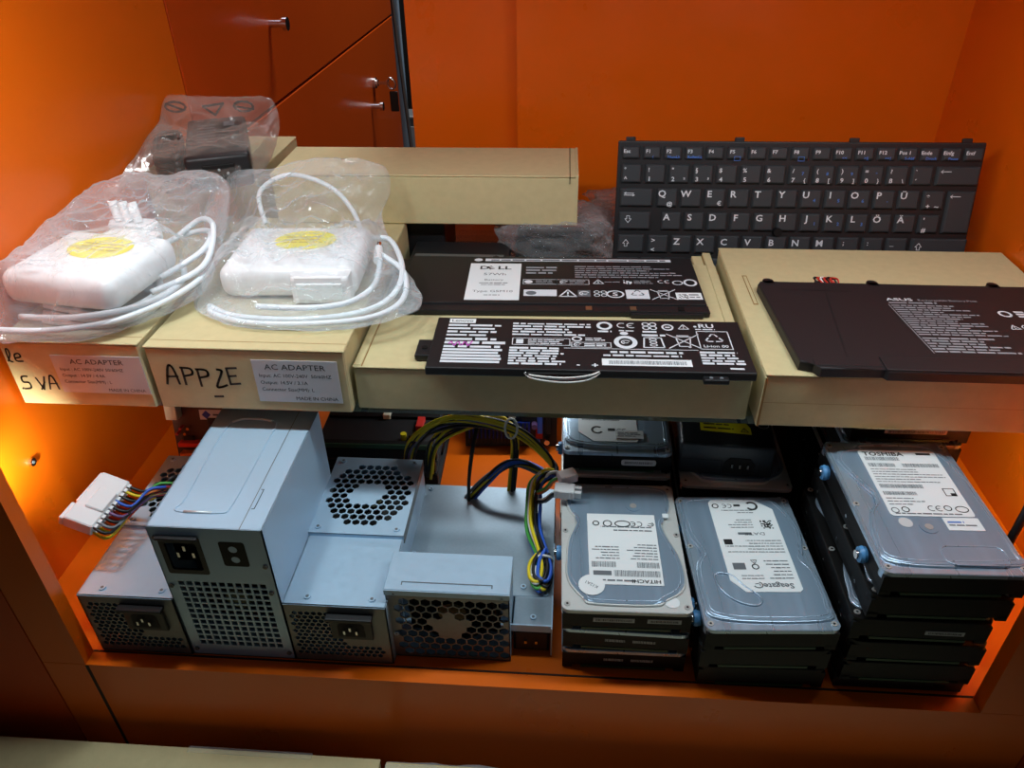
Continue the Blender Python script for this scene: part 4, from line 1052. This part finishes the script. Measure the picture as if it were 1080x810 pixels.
m = MB(); m.M = T(*(-V(PS.location))); m.tube([(-.346 + .004 * cos(a), .494 + .006 * cos(a), .094 + .010 * sin(a)) for a in [i * 2 * pi / 12 for i in range(12)]], .0018, BLK, 6, 2, True); m.build('cable_tie', PS)

# ------------------------------------------------------------------ hard drives
HD_W, HD_L, HD_H = .1016, .1465, .0261
OUT = {
    'h': [(.25, .045), (.70, .045), (.80, .08), (.95, .17), (.955, .36), (.87, .55), (.85, .66), (.93, .76), (.94, .88), (.85, .965), (.15, .97), (.06, .90), (.07, .76), (.14, .66), (.07, .5), (.05, .35), (.06, .2), (.17, .08)],
    's': [(.13, .07), (.88, .06), (.96, .14), (.965, .36), (.90, .47), (.93, .54), (.97, .72), (.88, .92), (.75, .97), (.15, .975), (.05, .90), (.05, .68), (.12, .52), (.05, .42), (.04, .2)],
    't': [(.12, .06), (.90, .06), (.97, .12), (.975, .5), (.96, .72), (.90, .88), (.80, .96), (.30, .965), (.26, .93), (.10, .90), (.06, .80), (.15, .62), (.20, .50), (.10, .38), (.05, .2)],
}
def drive(style, label, group, loc, rz, grom=(), full=True, dark=False):
    r = thing('hard_drive', label, 'hard drive', loc, rz, group)
    W, L, H = HD_W / 2, HD_L / 2, HD_H
    m = MB()
    m.prism([(-W + .001, -L), (W - .001, -L), (W - .001, L), (-W + .001, L)], 0.0045, .0195, BLKM)
    m.box(-W + .004, W - .004, -L + .004, L - .004, 0, .0047, PCBD)
    m.box(-W + .001, -W + .009, -L, L, 0.001, .006, BLKM); m.box(W - .009, W - .001, -L, L, .001, .006, BLKM)
    m.box(-W + .016, W - .016, -L - .0003, -L + .003, .0015, .004, PCBG)
    for sx in (-1, 1):
        for yy in (-.045, 0, .055): m.cyl((sx * (W - .0012), yy, .007), (sx * (W - .0006), yy, .007), .0016, CHROME, 10)
    m.build('chassis', r)
    rim = BLKM if dark else (CAST if style == 'h' else BRUSH)
    c = .007
    m = MB(); m.prism([(-W + c, -L), (W - c, -L), (W, -L + c), (W, L - c), (W - c, L), (-W + c, L), (-W, L - c), (-W, -L + c)], .0195, .0232, rim, .0006, 1)
    for sx in (-1, 1):
        for sy in (-1, 1): m.cyl((sx * (W - .0062), sy * (L - .0062), .0150), (sx * (W - .0062), sy * (L - .0062), .0233), .0062, rim, 16)
    m.build('rim', r)
    P0 = [V((-W + u * 2 * W, -L + v * 2 * L, 0)) for u, v in OUT[style]]
    P1 = smooth_path(P0, 5, True)
    m = MB(); m.prism([(p.x, p.y) for p in P1], .0231, H - .0006, COVER, .0017, 3)
    # shallow ring and motor cap pressed in the cover
    m.M = T(0, 0, H - .0005)
    cx, cy = {'h': (.013, .042), 's': (0, .01), 't': (-.004, -.0300)}[style]
    if style != 's': m.cyl((cx, cy, -.001), (cx, cy, .0006), .0065, COVER, 24); m.cyl((cx, cy, .0006), (cx, cy, .0010), .0030, SCREWM, 12)
    m.M = Matrix.Identity(4)
    cv = m.build('cover', r)
    m = MB(); m.tube([(p.x, p.y,   .0236) for p in P1], .0014, BRUSH if style != 'h' else CAST, 8, 1, True)
    cen = sum(P1, V()) / len(P1)
    m.tube([(cen.x + (p.x - cen.x) * .945, cen.y + (p.y - cen.y) * .955, H - .0008) for p in P1], .0006, BRUSH, 6, 1, True)
    m.build('bead', r)
    for sx, yy in ((-1, -L + .006), (1, -L + .006), (-1, L - .006), (1, L - .006), (-1, .012 if style != 't' else -.004), (1, .010)):
        x = sx * (W - .0045) if abs(yy) > .03 else sx * (W - .0035)
        m = MB(); m.cyl((x, yy, .0232), (x, yy, .0240), .0024, SCREWM, 12); m.cyl((x, yy, .0240), (x, yy, .0242), .0010, INK, 6); m.build('screw', r)
    for (sx, yy) in grom:
        m = MB(); x = sx * W
        m.cyl((x - sx * .0012, yy, .0085), (x + sx * .0012, yy, .0085), .0060, BLUE, 18); m.cyl((x + sx * .0012, yy, .0085), (x + sx * .0040, yy, .0085), .0066, BLUE, 18, .0058)
        m.cyl((x + sx * .0040, yy, .0085), (x + sx * .0062, yy, .0085), .0034, CHROME, 12)
        tag(m.build('grommet', r), 'blue rubber mounting grommet with a screw')
    return r
def add_label(r, style):
    rg = random.Random(hash(style) % 1 + {'h': 1, 's': 2, 't': 3, 'b': 4}[style]); z = HD_H - .0005; W, L = HD_W, HD_L
    m = MB()
    if style == 'h':   # printed upside down as seen
        m.M = T(.001, -.009, z) @ RZ(180)
        w, h = .0295, .040
        m.box(-w, w, -h, h, 0, .0006, LABEL, .0002, 1); t = .0008
        m.text('HITACHI', .0036, -w + .002, h - .0055, t, INK, 'L', 1.2, True); m.words(-w + .022, w - .008, h - .005, .0018, t, INKG, rg)
        m.bars(-w + .002, w - .020, h - .015, h - .0085, t, INKG, rg); m.words(w - .018, w - .003, h - .014, .005, t, INKG, rg)
        m.bars(-w + .002, -w + .020, h - .024, h - .018, t, INKG, rg); m.bars(w - .022, w - .002, h - .024, h - .018, t, INKG, rg)
        m.block(-w + .002, -.002, h - .045, h - .026, 6, t, INKG, rg, .6, .35); m.block(.004, w - .002, h - .042, h - .026, 5, t, INKG, rg, .6, .35)
        y = -h + .012
        ce(m, -.015, y, .006, t, INK); m.ring(-.003 + .002, y, .007, .004, .0011, t, INK); m.ring(.012, y, .004, .004, .001, t, INK); m.ring(.022, y, .003, .003, .001, t, INK); swirl(m, -.025, y, .006, t, INK); m.block(-w + .004, w - .01, -h + .014, -h + .022, 2, t, INKG, rg, .4, .35)
        tag(m.build('label', r), 'white paper label printed upside down')
        m = MB(); m.M = T(-.027, -.050, z + .0008); m.disc(0, 0, .0105, .0105, 0, LABEL); m.M = m.M @ RZ(150); m.text('K12A1', .003, 0, -.0015, .0002, INKG, 'C'); m.build('sticker', r)
        m = MB(); m.M = T(.035, -.063, .0237); m.disc(0, 0, .006, .0055, 0, LABEL); m.build('sticker', r)
        m = MB(); m.M = T(.040, .030, z); m.box(-.0025, .0025, -.0025, .0025, 0, .0012, LABEL); m.build('sticker', r)
        m = MB(); m.M = T(0, -L / 2, 0) @ FRONT
        m.box(-.026, .006, .011, .0155, 0, .0004, LABELG); m.bars(-.024, .004, .012, .0145, .0005, INK, rg); m.box(.016, .042, .011, .0155, 0, .0004, LABELG); m.bars(.018, .040, .012, .0145, .0005, INK, rg); m.build('front_label', r)
    elif style == 's':
        m.M = T(.0045, .0135, z) @ RZ(180)
        w, h = .0275, .0525
        ol = rrect(-w, w, -h, h, .004, 3)
        ol = [(-w + .003, h), (-w, h - .003), (-w, -h + .012), (-w + .014, -h), (w - .003, -h), (w, -h + .004), (w, h - .012), (w - .010, h)]
        m.prism(ol, 0, .0006, LABEL); t = .0008
        m.text('Seagate', .0052, -w + .006, h - .0085, t, INKG, 'L', 1.1, True); swirl(m, -w + .034, h - .007, .008, t, INKG)
        m.block(-w + .004, -.004, h - .034, h - .012, 6, t, INKG, rg, .5, .3); m.block(.0, w - .004, h - .018, h - .012, 2, t, INKG, rg, .5, .3)
        m.quad(.012, .022, h - .030, h - .023, t, INKG); m.ring(.004, h - .026, .003, .003, .001, t, INK); tri(m, .004, h - .034 + .003, .005, t, INK)
        m.block(-w + .003, w - .004, -.004, .012, 5, t, INKG, rg, .5, .3); m.quad(w - .011, w - .004, -.004, .002, t, INK)
        m.text('DATE', .0034, -w + .014, -.012, t, INKG, 'L', 1.5); m.words(-.002, w - .012, -.012, .003, t, INKG, rg, .7)
        m.matrix_code(-w + .005, -h + .026, .010, t, INK, rg, 8); m.block(-w + .022, w - .012, -h + .024, -h + .036, 4, t, INKG, rg, .5, .3)
        m.ring(-.010, -h + .008, .0055, .0055, .002, t, INK, 20, 30, 320); m.words(.0, .006, -h + .006, .003, t, INK, rg); ce(m, .010, -h + .008, .005, t, INK); m.ring(.022, -h + .008, .003, .003, .001, t, INK)
        m.block(-w + .018, w - .004, -h + .012, -h + .018, 2, t, INKG, rg, .4, .3)
        tag(m.build('label', r), 'tall white label printed upside down')
        m = MB(); m.M = T(0, 0, z + .0003)
        P = smooth_path([(-.034, -.021, 0), (-.022, -.021, 0), (-.013, -.033, 0), (-.003, -.0445, 0), (-.008, -.052, 0), (-.022, -.048, 0), (-.032, -.036, 0)], 5, True)
        m.tube([(p.x, p.y, .0001) for p in P], .0008, BRUSH, 6, 1, True); m.build('pressed_ridge', r)
    elif style == 't':
        m.M = T(.004, .020, z)
        w, h = .031, .039
        m.prism(rrect(-w, w, -h, h, .003, 3), 0, .0006, LABEL); t = .0008
        m.text('TOSHIBA', .0050, -w + .003, h - .0075, t, INK, 'L', 1.15, True); m.words(w - .016, w - .003, h - .006, .003, t, INK, rg)
        m.bars(-w + .003, -w + .030, h - .0135, h - .009, t, INKG, rg); m.bars(-w + .003, -w + .024, h - .0215, h - .017, t, INKG, rg); m.bars(-w + .030, w - .003, h - .0215, h - .017, t, INKG, rg)
        m.block(-w + .003, w - .003, h - .041, h - .023, 6, t, INKG, rg, .5, .3); m.bars(-w + .003, -w + .036, h - .047, h - .0425, t, INKG, rg); m.bars(-w + .003, -w + .028, h - .055, h - .051, t, INKG, rg)
        m.stroke([(w - .012, h - .055), (w - .004, h - .055), (w - .004, h - .047), (w - .012, h - .047), (w - .012, h - .055)], .0007, t, INK); m.quad(w - .008, w - .004, h - .055, h - .052, t, INK)
        m.block(-w + .003, w - .024, -h + .011, -h + .021, 3, t, INKG, rg, .5, .3)
        ce(m, -.002 + .004, -h + .0085, .006, t, INK); m.ring(.014, -h + .009, .003, .003, .0008, t, INK); m.ring(.024, -h + .008, .005, .0035, .0008, t, INK); m.ring(-.018, -h + .007, .003, .003, .0008, t, INK); m.ring(-.026, -h + .006, .003, .003, .0008, t, INKG)
        m.words(-w + .004, w - .004, -h + .002, .0014, t, INKG, rg)
        tag(m.build('label', r), 'white label printed the right way up')
        m = MB(); m.M = T(.0225, -.0265, z); m.box(-.013, .013, -.0065, .0065, 0, .0005, LABEL); m.words(-.011, .002, .001, .002, .0007, PRINTB, rg); m.words(-.011, .009, -.002, .0014, .0007, INKG, rg); m.build('sticker', r)
        m = MB(); m.M = T(-.019, -.0255, z); m.disc(0, 0, .005, .005, .0003, LABELG); m.build('seal', r)
        m = MB(); m.M = T(.017, -.0575, z); m.tube([(x, y, .0) for x, y in rrect(-.022, .022, -.009, .009, .006, 4)], .0005, BRUSH, 6, 1, True); m.build('pressed_panel', r)
    elif style == 'b':
        m.M = T(-.008, .0, z)
        w, h = .028, .060
        m.prism([(-w, -h + .014), (-w + .014, -h), (w - .002, -h), (w, -h + .003), (w, h), (-w, h)], 0, .0006, LABEL); t = .0008
        m.bars(-w + .004, .006, -h + .044, -h + .050, t, INKG, rg); m.bars(-w + .004, .012, -h + .032, -h + .038, t, INKG, rg)
        m.ring(-.010, -h + .017, .006, .006, .0022, t, INK, 20, 50, 330); m.words(.0, .007, -h + .016, .004, t, INK, rg); ce(m, .011, -h + .017, .005, t, INK)
        m.quad(-.010, .012, -h + .052, -h + .062, t, YEL)
        tag(m.build('label', r), 'white label cut by the shelf above')
        m = MB(); m.M = T(.012, -.050, z + .001); m.box(-.013, .013, -.006, .006, 0, .0005, LABELG); m.block(-.011, .011, -.004, .004, 3, .0007, INKG, rg, .7, .5); m.build('sticker', r)
        m = MB(); m.M = T(0, -L / 2, 0) @ FRONT; m.prism(rrect(.004, .036, .009, .0155, .002, 3), 0, .0006, LABEL); m.bars(.007, .033, .0108, .0138, .0008, INKG, rg); m.build('front_label', r)
STEP = .0268
def zk(k): return .0006 + k * STEP
# front stack with the HITACHI drive
hx, hy = .0545, .4635
D1 = drive('h', 'hard drive with a round white sticker, topmost of the front middle stack', 'front middle stack of hard drives', (hx, hy, zk(2)), 1.0, [(1, .030), (1, -.052), (-1, 0.0)])
D1b = drive('s', 'middle hard drive of three in the front middle stack, under the round-sticker one', 'front middle stack of hard drives', (hx + .003, hy + .002, zk(1)), -.8)
dup(D1b, (hx + .002, hy + .004, zk(0)), .4, 'bottom hard drive of the front middle stack, two below the round-sticker one')
add_label(D1, 'h')
for rr in [o for o in COL.objects if o.get('label', '').startswith('bottom hard drive of the front middle')] + [D1b]:
    m = MB(); m.M = T(0, -HD_L / 2, 0) @ FRONT; rg = random.Random(3); m.bars(-.016, .0, .011, .014, .0004, LABELG, rg); m.bars(.006, .024, .011, .014, .0004, LABELG, rg); m.build('front_label', rr)
# Seagate stack
sx, sy = .160, .4525
D2 = drive('s', 'hard drive with a tall corner-cut white label, topmost of the front right-hand stack', 'front stack of drives beside the tall right stack', (sx, sy, zk(2)), 3.2, [(-1, -.050), (-1, .045), (1, .030), (1, -.048)])
D2b = drive('h', 'middle hard drive of three under the one with the tall corner-cut label', 'front stack of drives beside the tall right stack', (sx + .001, sy + .003, zk(1)), 2.2, (), True, True)
dup(D2b, (sx + .004, sy + .006, zk(0)), 1.4, 'bottom hard drive of three under the one with the tall corner-cut label')
add_label(D2, 's')
# TOSHIBA stack
tx, ty = .2755, .4535
D3 = drive('t', 'hard drive with upright white label and small sticker, topmost of the tall right stack', 'tall right stack of hard drives', (tx, ty, zk(5) - .0135), 1.6, [(-1, -.042), (-1, .050)])
add_label(D3, 't')
PB = drive('t', 'second hard drive from the top of the tall right stack', 'tall right stack of hard drives', (tx - .0005, ty + .002, zk(4) - .0135 + .0004), 1.0, (), True, True)
names = ['bottom hard drive of the tall right stack', 'second hard drive from the bottom of the tall right stack', 'middle hard drive of the tall right stack, jutting out to the left', 'fourth hard drive up in the tall right stack']
base = zk(4) - .0135
od = thing('optical_drive', 'slim black optical drive at the very bottom of the tall right stack', 'optical drive', (tx, ty + .006, .0004))
m = MB(); m.box(-.050, .050, -.068, .066, 0, .0127, BLKM, .001, 1); m.build('body', od)
m = MB(); m.box(-.050, .050, -.0705, -.0682, .0005, .0125, BLK, .0006, 1); m.box(.028, .036, -.0712, -.0705, .005, .008, BLKM); m.build('tray_front', od)
for k, (dx, dy, rz) in enumerate(((.000, .006, .6), (-.001, .004, .4), (-.0055, .003, .2))):
    dup(PB, (tx + dx, ty + dy, .0140 + k * STEP), rz, names[k] if k < 2 else names[2])
PB.location.z = .0140 + 3 * STEP
D3.location.z = .0140 + 4 * STEP
m = MB(); m.M = T(0, -HD_L / 2, 0) @ FRONT; rg = random.Random(6); m.box(.004, .032, .009, .013, 0, .0005, LABELG); m.bars(.006, .030, .010, .012, .0007, INK, rg); m.build('front_label', [o for o in COL.objects if o.get('label') == names[2]][0])
# stack behind the HITACHI stack
qx, qy = .0530, .6235
D4 = drive('s', 'topmost hard drive of the back middle stack, its white label cut off by the shelf', 'back middle stack of hard drives', (qx, qy, zk(3)), .5, [(-1, -.050)])
add_label(D4, 'b')
D4b = drive('h', 'second hard drive from the top of the back middle stack, behind the round-sticker drive', 'back middle stack of hard drives', (qx + .002, qy - .001, zk(2)), -.4)
for k in (0, 1): dup(D4b, (qx, qy, zk(k)), 0, 'hard drive low in the back middle stack, hidden behind the front middle stack', 'back middle stack of hard drives')
# stack behind the Seagate one, carrying a black adapter
vx, vy = .1655, .612
D5 = drive('h', 'hard drive directly under the black adapter with the yellow label', 'stack of hard drives under the black adapter', (vx, vy, zk(2)), -1.0, [])
for k in (0, 1): dup(D5, (vx, vy + .004, zk(k)), 0, 'hard drive low in the stack hidden under the black adapter', 'stack of hard drives under the black adapter')
r = thing('power_adapter', 'black power adapter with yellow label lying on hard drives under the shelf', 'power adapter', (.1565, .604, zk(3) + .0003), -3.5)
m = MB(); m.box(-.0425, .0425, -.054, .06, 0, .036, ADPT, .003, 3); m.build('body', r)
m = MB(); m.M = T(0, -.054, 0) @ FRONT; m.prism([(-.002, .004), (.026, .004), (.026, .016), (.021, .022), (.003, .022), (-.002, .016)], 0, .0008, DARK)
for x in (.005, .012, .019): m.box(x - .0008, x + .0008, .013, .017, .0008, .004, CHROME)
m.stroke([(-.004, .001), (-.004, .018)], .0004, .0003, DARK); m.stroke([(.030, .001), (.030, .018)], .0004, .0003, DARK); m.stroke([(-.04, .018), (-.004, .018)], .0004, .0003, DARK); m.build('power_socket', r)
m = MB(); m.M = T(0, 0, .0361); m.poly([(-.024, -.034), (.022, -.036), (.022, -.026), (.010, .0), (-.024, .0)], .0001, YEL); rg = random.Random(3); m.block(-.021, .008, -.032, -.002, 5, .0003, INK, rg, .8, .35); tri(m, .016, -.030, .007, .0003, INK); tag(m.build('label', r), 'yellow warning label')
m = MB(); m.M = T(.034, -.02, .0361); m.ring(0, 0, .0055, .0055, .0006, .0002, LABELG, 20); m.build('mark', r)
# drive standing on edge, and the stack in the back right
r = drive('h', 'hard drive standing on edge between the black adapter and the right drives', None, (.2315, .628, .0525), 0, [])
r.rotation_euler = (0, radians(90), 0); r.location = (.2235, .628, HD_W / 2 + .0003)
SB = drive('t', 'topmost hard drive with a white front label in the back right stack', 'back right stack of hard drives', (.3000, .6135, .0006 + 5 * STEP), .8)
m = MB(); m.M = T(0, -HD_L / 2, 0) @ FRONT; rg = random.Random(7); m.box(-.022, .030, .010, .0145, 0, .0005, LABEL); m.bars(-.019, .028, .0108, .0137, .0007, INKG, rg); tag(m.build('front_label', SB), 'white barcode strip')
for k in range(5):
    dup(SB, (.300 + (.002 if k % 2 else 0), .6155, .0006 + k * STEP), 0, 'hard drive in the back right stack below the one with the white strip' if k == 4 else 'hard drive low in the stack hidden in the back right corner', None, ('front_label',))

# ------------------------------------------------------------------ boards at the back
def board(name, label, loc, rz, W, D, n, tilt=0, base_mat=PCBG, seed=1, parts=True, group=None):
    r = thing(name, label, 'circuit board', loc, rz, group)
    rg = random.Random(seed); A = RX(tilt)
    m = MB(); m.M = A; m.box(-W / 2, W / 2, 0, D, -.0016, 0, base_mat, .0003, 1); m.build('board', r)
    for i in range(n):
        x, y = rg.uniform(-W / 2 + .008, W / 2 - .008), rg.uniform(.008, D - .008); q = rg.random()
        m = MB(); m.M = A
        if q < .35:
            m.cyl((x, y, 0), (x, y, rg.uniform(.006, .011)), .0032, rg.choice([WY, BLK, WP, CHROME]), 12); m.build('capacitor', r)
        elif q < .75:
            m.box(x - .006, x + .006, y - .005, y + .005, 0, .0025, BLK, .0005, 1); m.build('chip', r)
        else:
            m.box(x - .004, x + .004, y - .009, y + .009, 0, .006, rg.choice([BEIGE, RED, BLK]), .0006, 1); m.build('connector', r)
    return r, A
# green and black stack of boards between the tall supply and the wires
for i in range(5):
    rr, A = board('circuit_board', 'topmost long green-edged circuit board of the flat pile behind the flat power supply' if i == 4 else 'long dark circuit board in the flat pile behind the flat power supply', (-.190 + .002 * (i % 2), .592 + .002 * i, .0022 + i * .0145), .8, .125, .10, 5 if i == 4 else 0, 0, PCBD, 30 + i, group='pile of dark circuit boards' if i < 4 else None)
    m = MB(); m.box(-.0615, .0615, .001, .0035 + .004, 0, .0125 if i < 4 else .004, BLKM, .0004, 1); m.box(-.0600, .0600, .05, .09, 0, .0125 if i < 4 else .003, BLKM); m.build('edge_connector', rr)
    if i == 4:
        m = MB(); m.box(-.0622, .0622, -.0006, .0008, -.0012, .0042, PCBG); m.build('green_edge', rr)
# upright board with a heat sink comb
r, A = board('motherboard', 'upright motherboard with blue heat sink and yellow capacitors behind the wires', (-.056, .684, .0006), 3, .105, .125, 26, 80, PCBD, 4)
m = MB(); m.M = A
m.box(-.018, .012, .085, .118, 0, .018, HSB, .001)
m.build('heat_sink', r)
m = MB(); m.M = A
for i in range(16): m.box(-.050 + i * .0045, -.0480 + i * .0045, .012, .032, .004, .016, BLKM)
m.box(-.051, .022, .012, .032, 0, .004, HSB); m.build('heat_sink', r)
m = MB(); m.M = A
for x in (.030, .040): m.box(x, x + .006, .02, .115, 0, .008, WB if x < .035 else BLK, .0005, 1)
m.build('memory_slot', r)
# boards in the back left
r, A = board('circuit_board', 'brown circuit board with cream connector and blue logo label in the back left', (-.352, .583, .0006), 2, .092, .120, 6, 78, PCBB, 6)
m = MB(); m.M = A; m.box(-.046, -.034, .094, .116, 0, .012, BEIGE, .001); m.build('connector', r)
m = MB(); m.M = A; m.quad(-.016, .018, .090, .101, .0005, LABEL); m.M = A @ T(-.009, .0955, .0007) @ RZ(45); m.box(-.0033, .0033, -.0033, .0033, 0, .0002, HSB); m.M = A; m.text('IEI', .004, -.002, .0937, .0007, INK, 'L', 1.2, True) if False else m.words(-.002, .014, .0945, .002, .0007, INKG, random.Random(1)); m.build('label', r)
m = MB(); m.M = A
for i, mt in enumerate((BEIGE, WO, RED)): m.box(-.040, .03, .038 + i * .012, .043 + i * .012, 0, .009, mt, .0006, 1)
m.build('slot', r)
m = MB(); m.M = A
for i in range(4): m.cyl((-.040 + i * .004, .076 + (i % 2) * .006, 0), (-.040 + i * .004, .076 + (i % 2) * .006, .007), .0016, RED if i < 2 else CHROME, 10)
m.build('component', r)

# ------------------------------------------------------------------ small things
r = thing('black_cable', 'black cable end sticking up between the tall right stack and the orange wall', 'cable', (.3365, .43, 0))
m = MB(); m.M = T(-.3365, -.43, 0); m.tube([(.3355, .428, .004), (.3355, .428, .09), (.3385, .4305, .122), (.3430, .4345, .147), (.3470, .4390, .170), (.3520, .4440, .195)], .0032, BLK, 10); m.build('sheath', r)
m = MB(); m.M = T(-.3365, -.43, 0); m.cyl((.3355, .428, .0004), (.3355, .428, .012), .0042, BLKM, 12); m.build('tip', r)
m = MB(); m.cyl((LX, .490, .120), (LX + .003, .490, .120), .0038, CHROME, 14); m.cyl((LX + .003, .490, .120), (LX + .0034, .490, .120), .0017, INKG, 6)
tag(m.build('screw', loc=(LX, .490, .120)), 'small shiny screw in the lit left wall under the shelf', 'screw')

# ------------------------------------------------------------------ light
def area(name, loc, target, sx, sy, power, col=(1, 1, 1), spread=180):
    l = bpy.data.lights.new(name, 'AREA'); l.shape = 'RECTANGLE'; l.size = sx; l.size_y = sy; l.energy = power; l.color = col; l.spread = radians(spread)
    o = bpy.data.objects.new(name, l); COL.objects.link(o); o.location = loc
    o.rotation_euler = (V(target) - V(loc)).to_track_quat('-Z', 'Y').to_euler()
    return o
area('cabinet_front_tube', (-.01, .470, .60), (-.01, .482, 0), .88, .03, 2.1, (.80, .95, 1.0))
area('downlight_left', (-.33, .468, .60), (-.35, .475, 0), .05, .05, .6, (.84, .97, 1.0))
area('downlight_right', (.29, .475, .60), (.31, .48, 0), .05, .05, .4, (.84, .97, 1.0))
area('added_floor_fill', (-.05, .69, .158), (-.05, .64, 0), .12, .012, .20, (.9, .97, 1.0))  # added fill, no lamp known here: brightens the floor behind the wires
area('side_strip_left', (-.436, .391, .142), (-.47, .47, .136), .012, .04, .15, (.92, 1.0, .80), 75)
area('side_strip_right', (.41, .391, .125), (.447, .46, .115), .012, .06, .42, (.92, 1.0, .80), 75)
area('added_back_fill', (-.10, 2.3, 2.2), (-.6, 2.0, 0), 1.2, .12, 15, (.93, .97, 1.0), 90)  # added fill, no lamp known here: lifts the drawers and the gap
w = bpy.data.worlds.new('world'); SC.world = w; w.use_nodes = True
w.node_tree.nodes['Background'].inputs[0].default_value = (.85, .92, 1, 1)
w.node_tree.nodes['Background'].inputs[1].default_value = .03
SC.view_settings.view_transform = 'Standard'; SC.view_settings.look = 'None'; SC.view_settings.gamma = 1
SC.view_settings.use_curve_mapping = False; SC.view_settings.exposure = 0
for o in list(COL.objects):
    if '_d' in o.keys(): del o['_d']
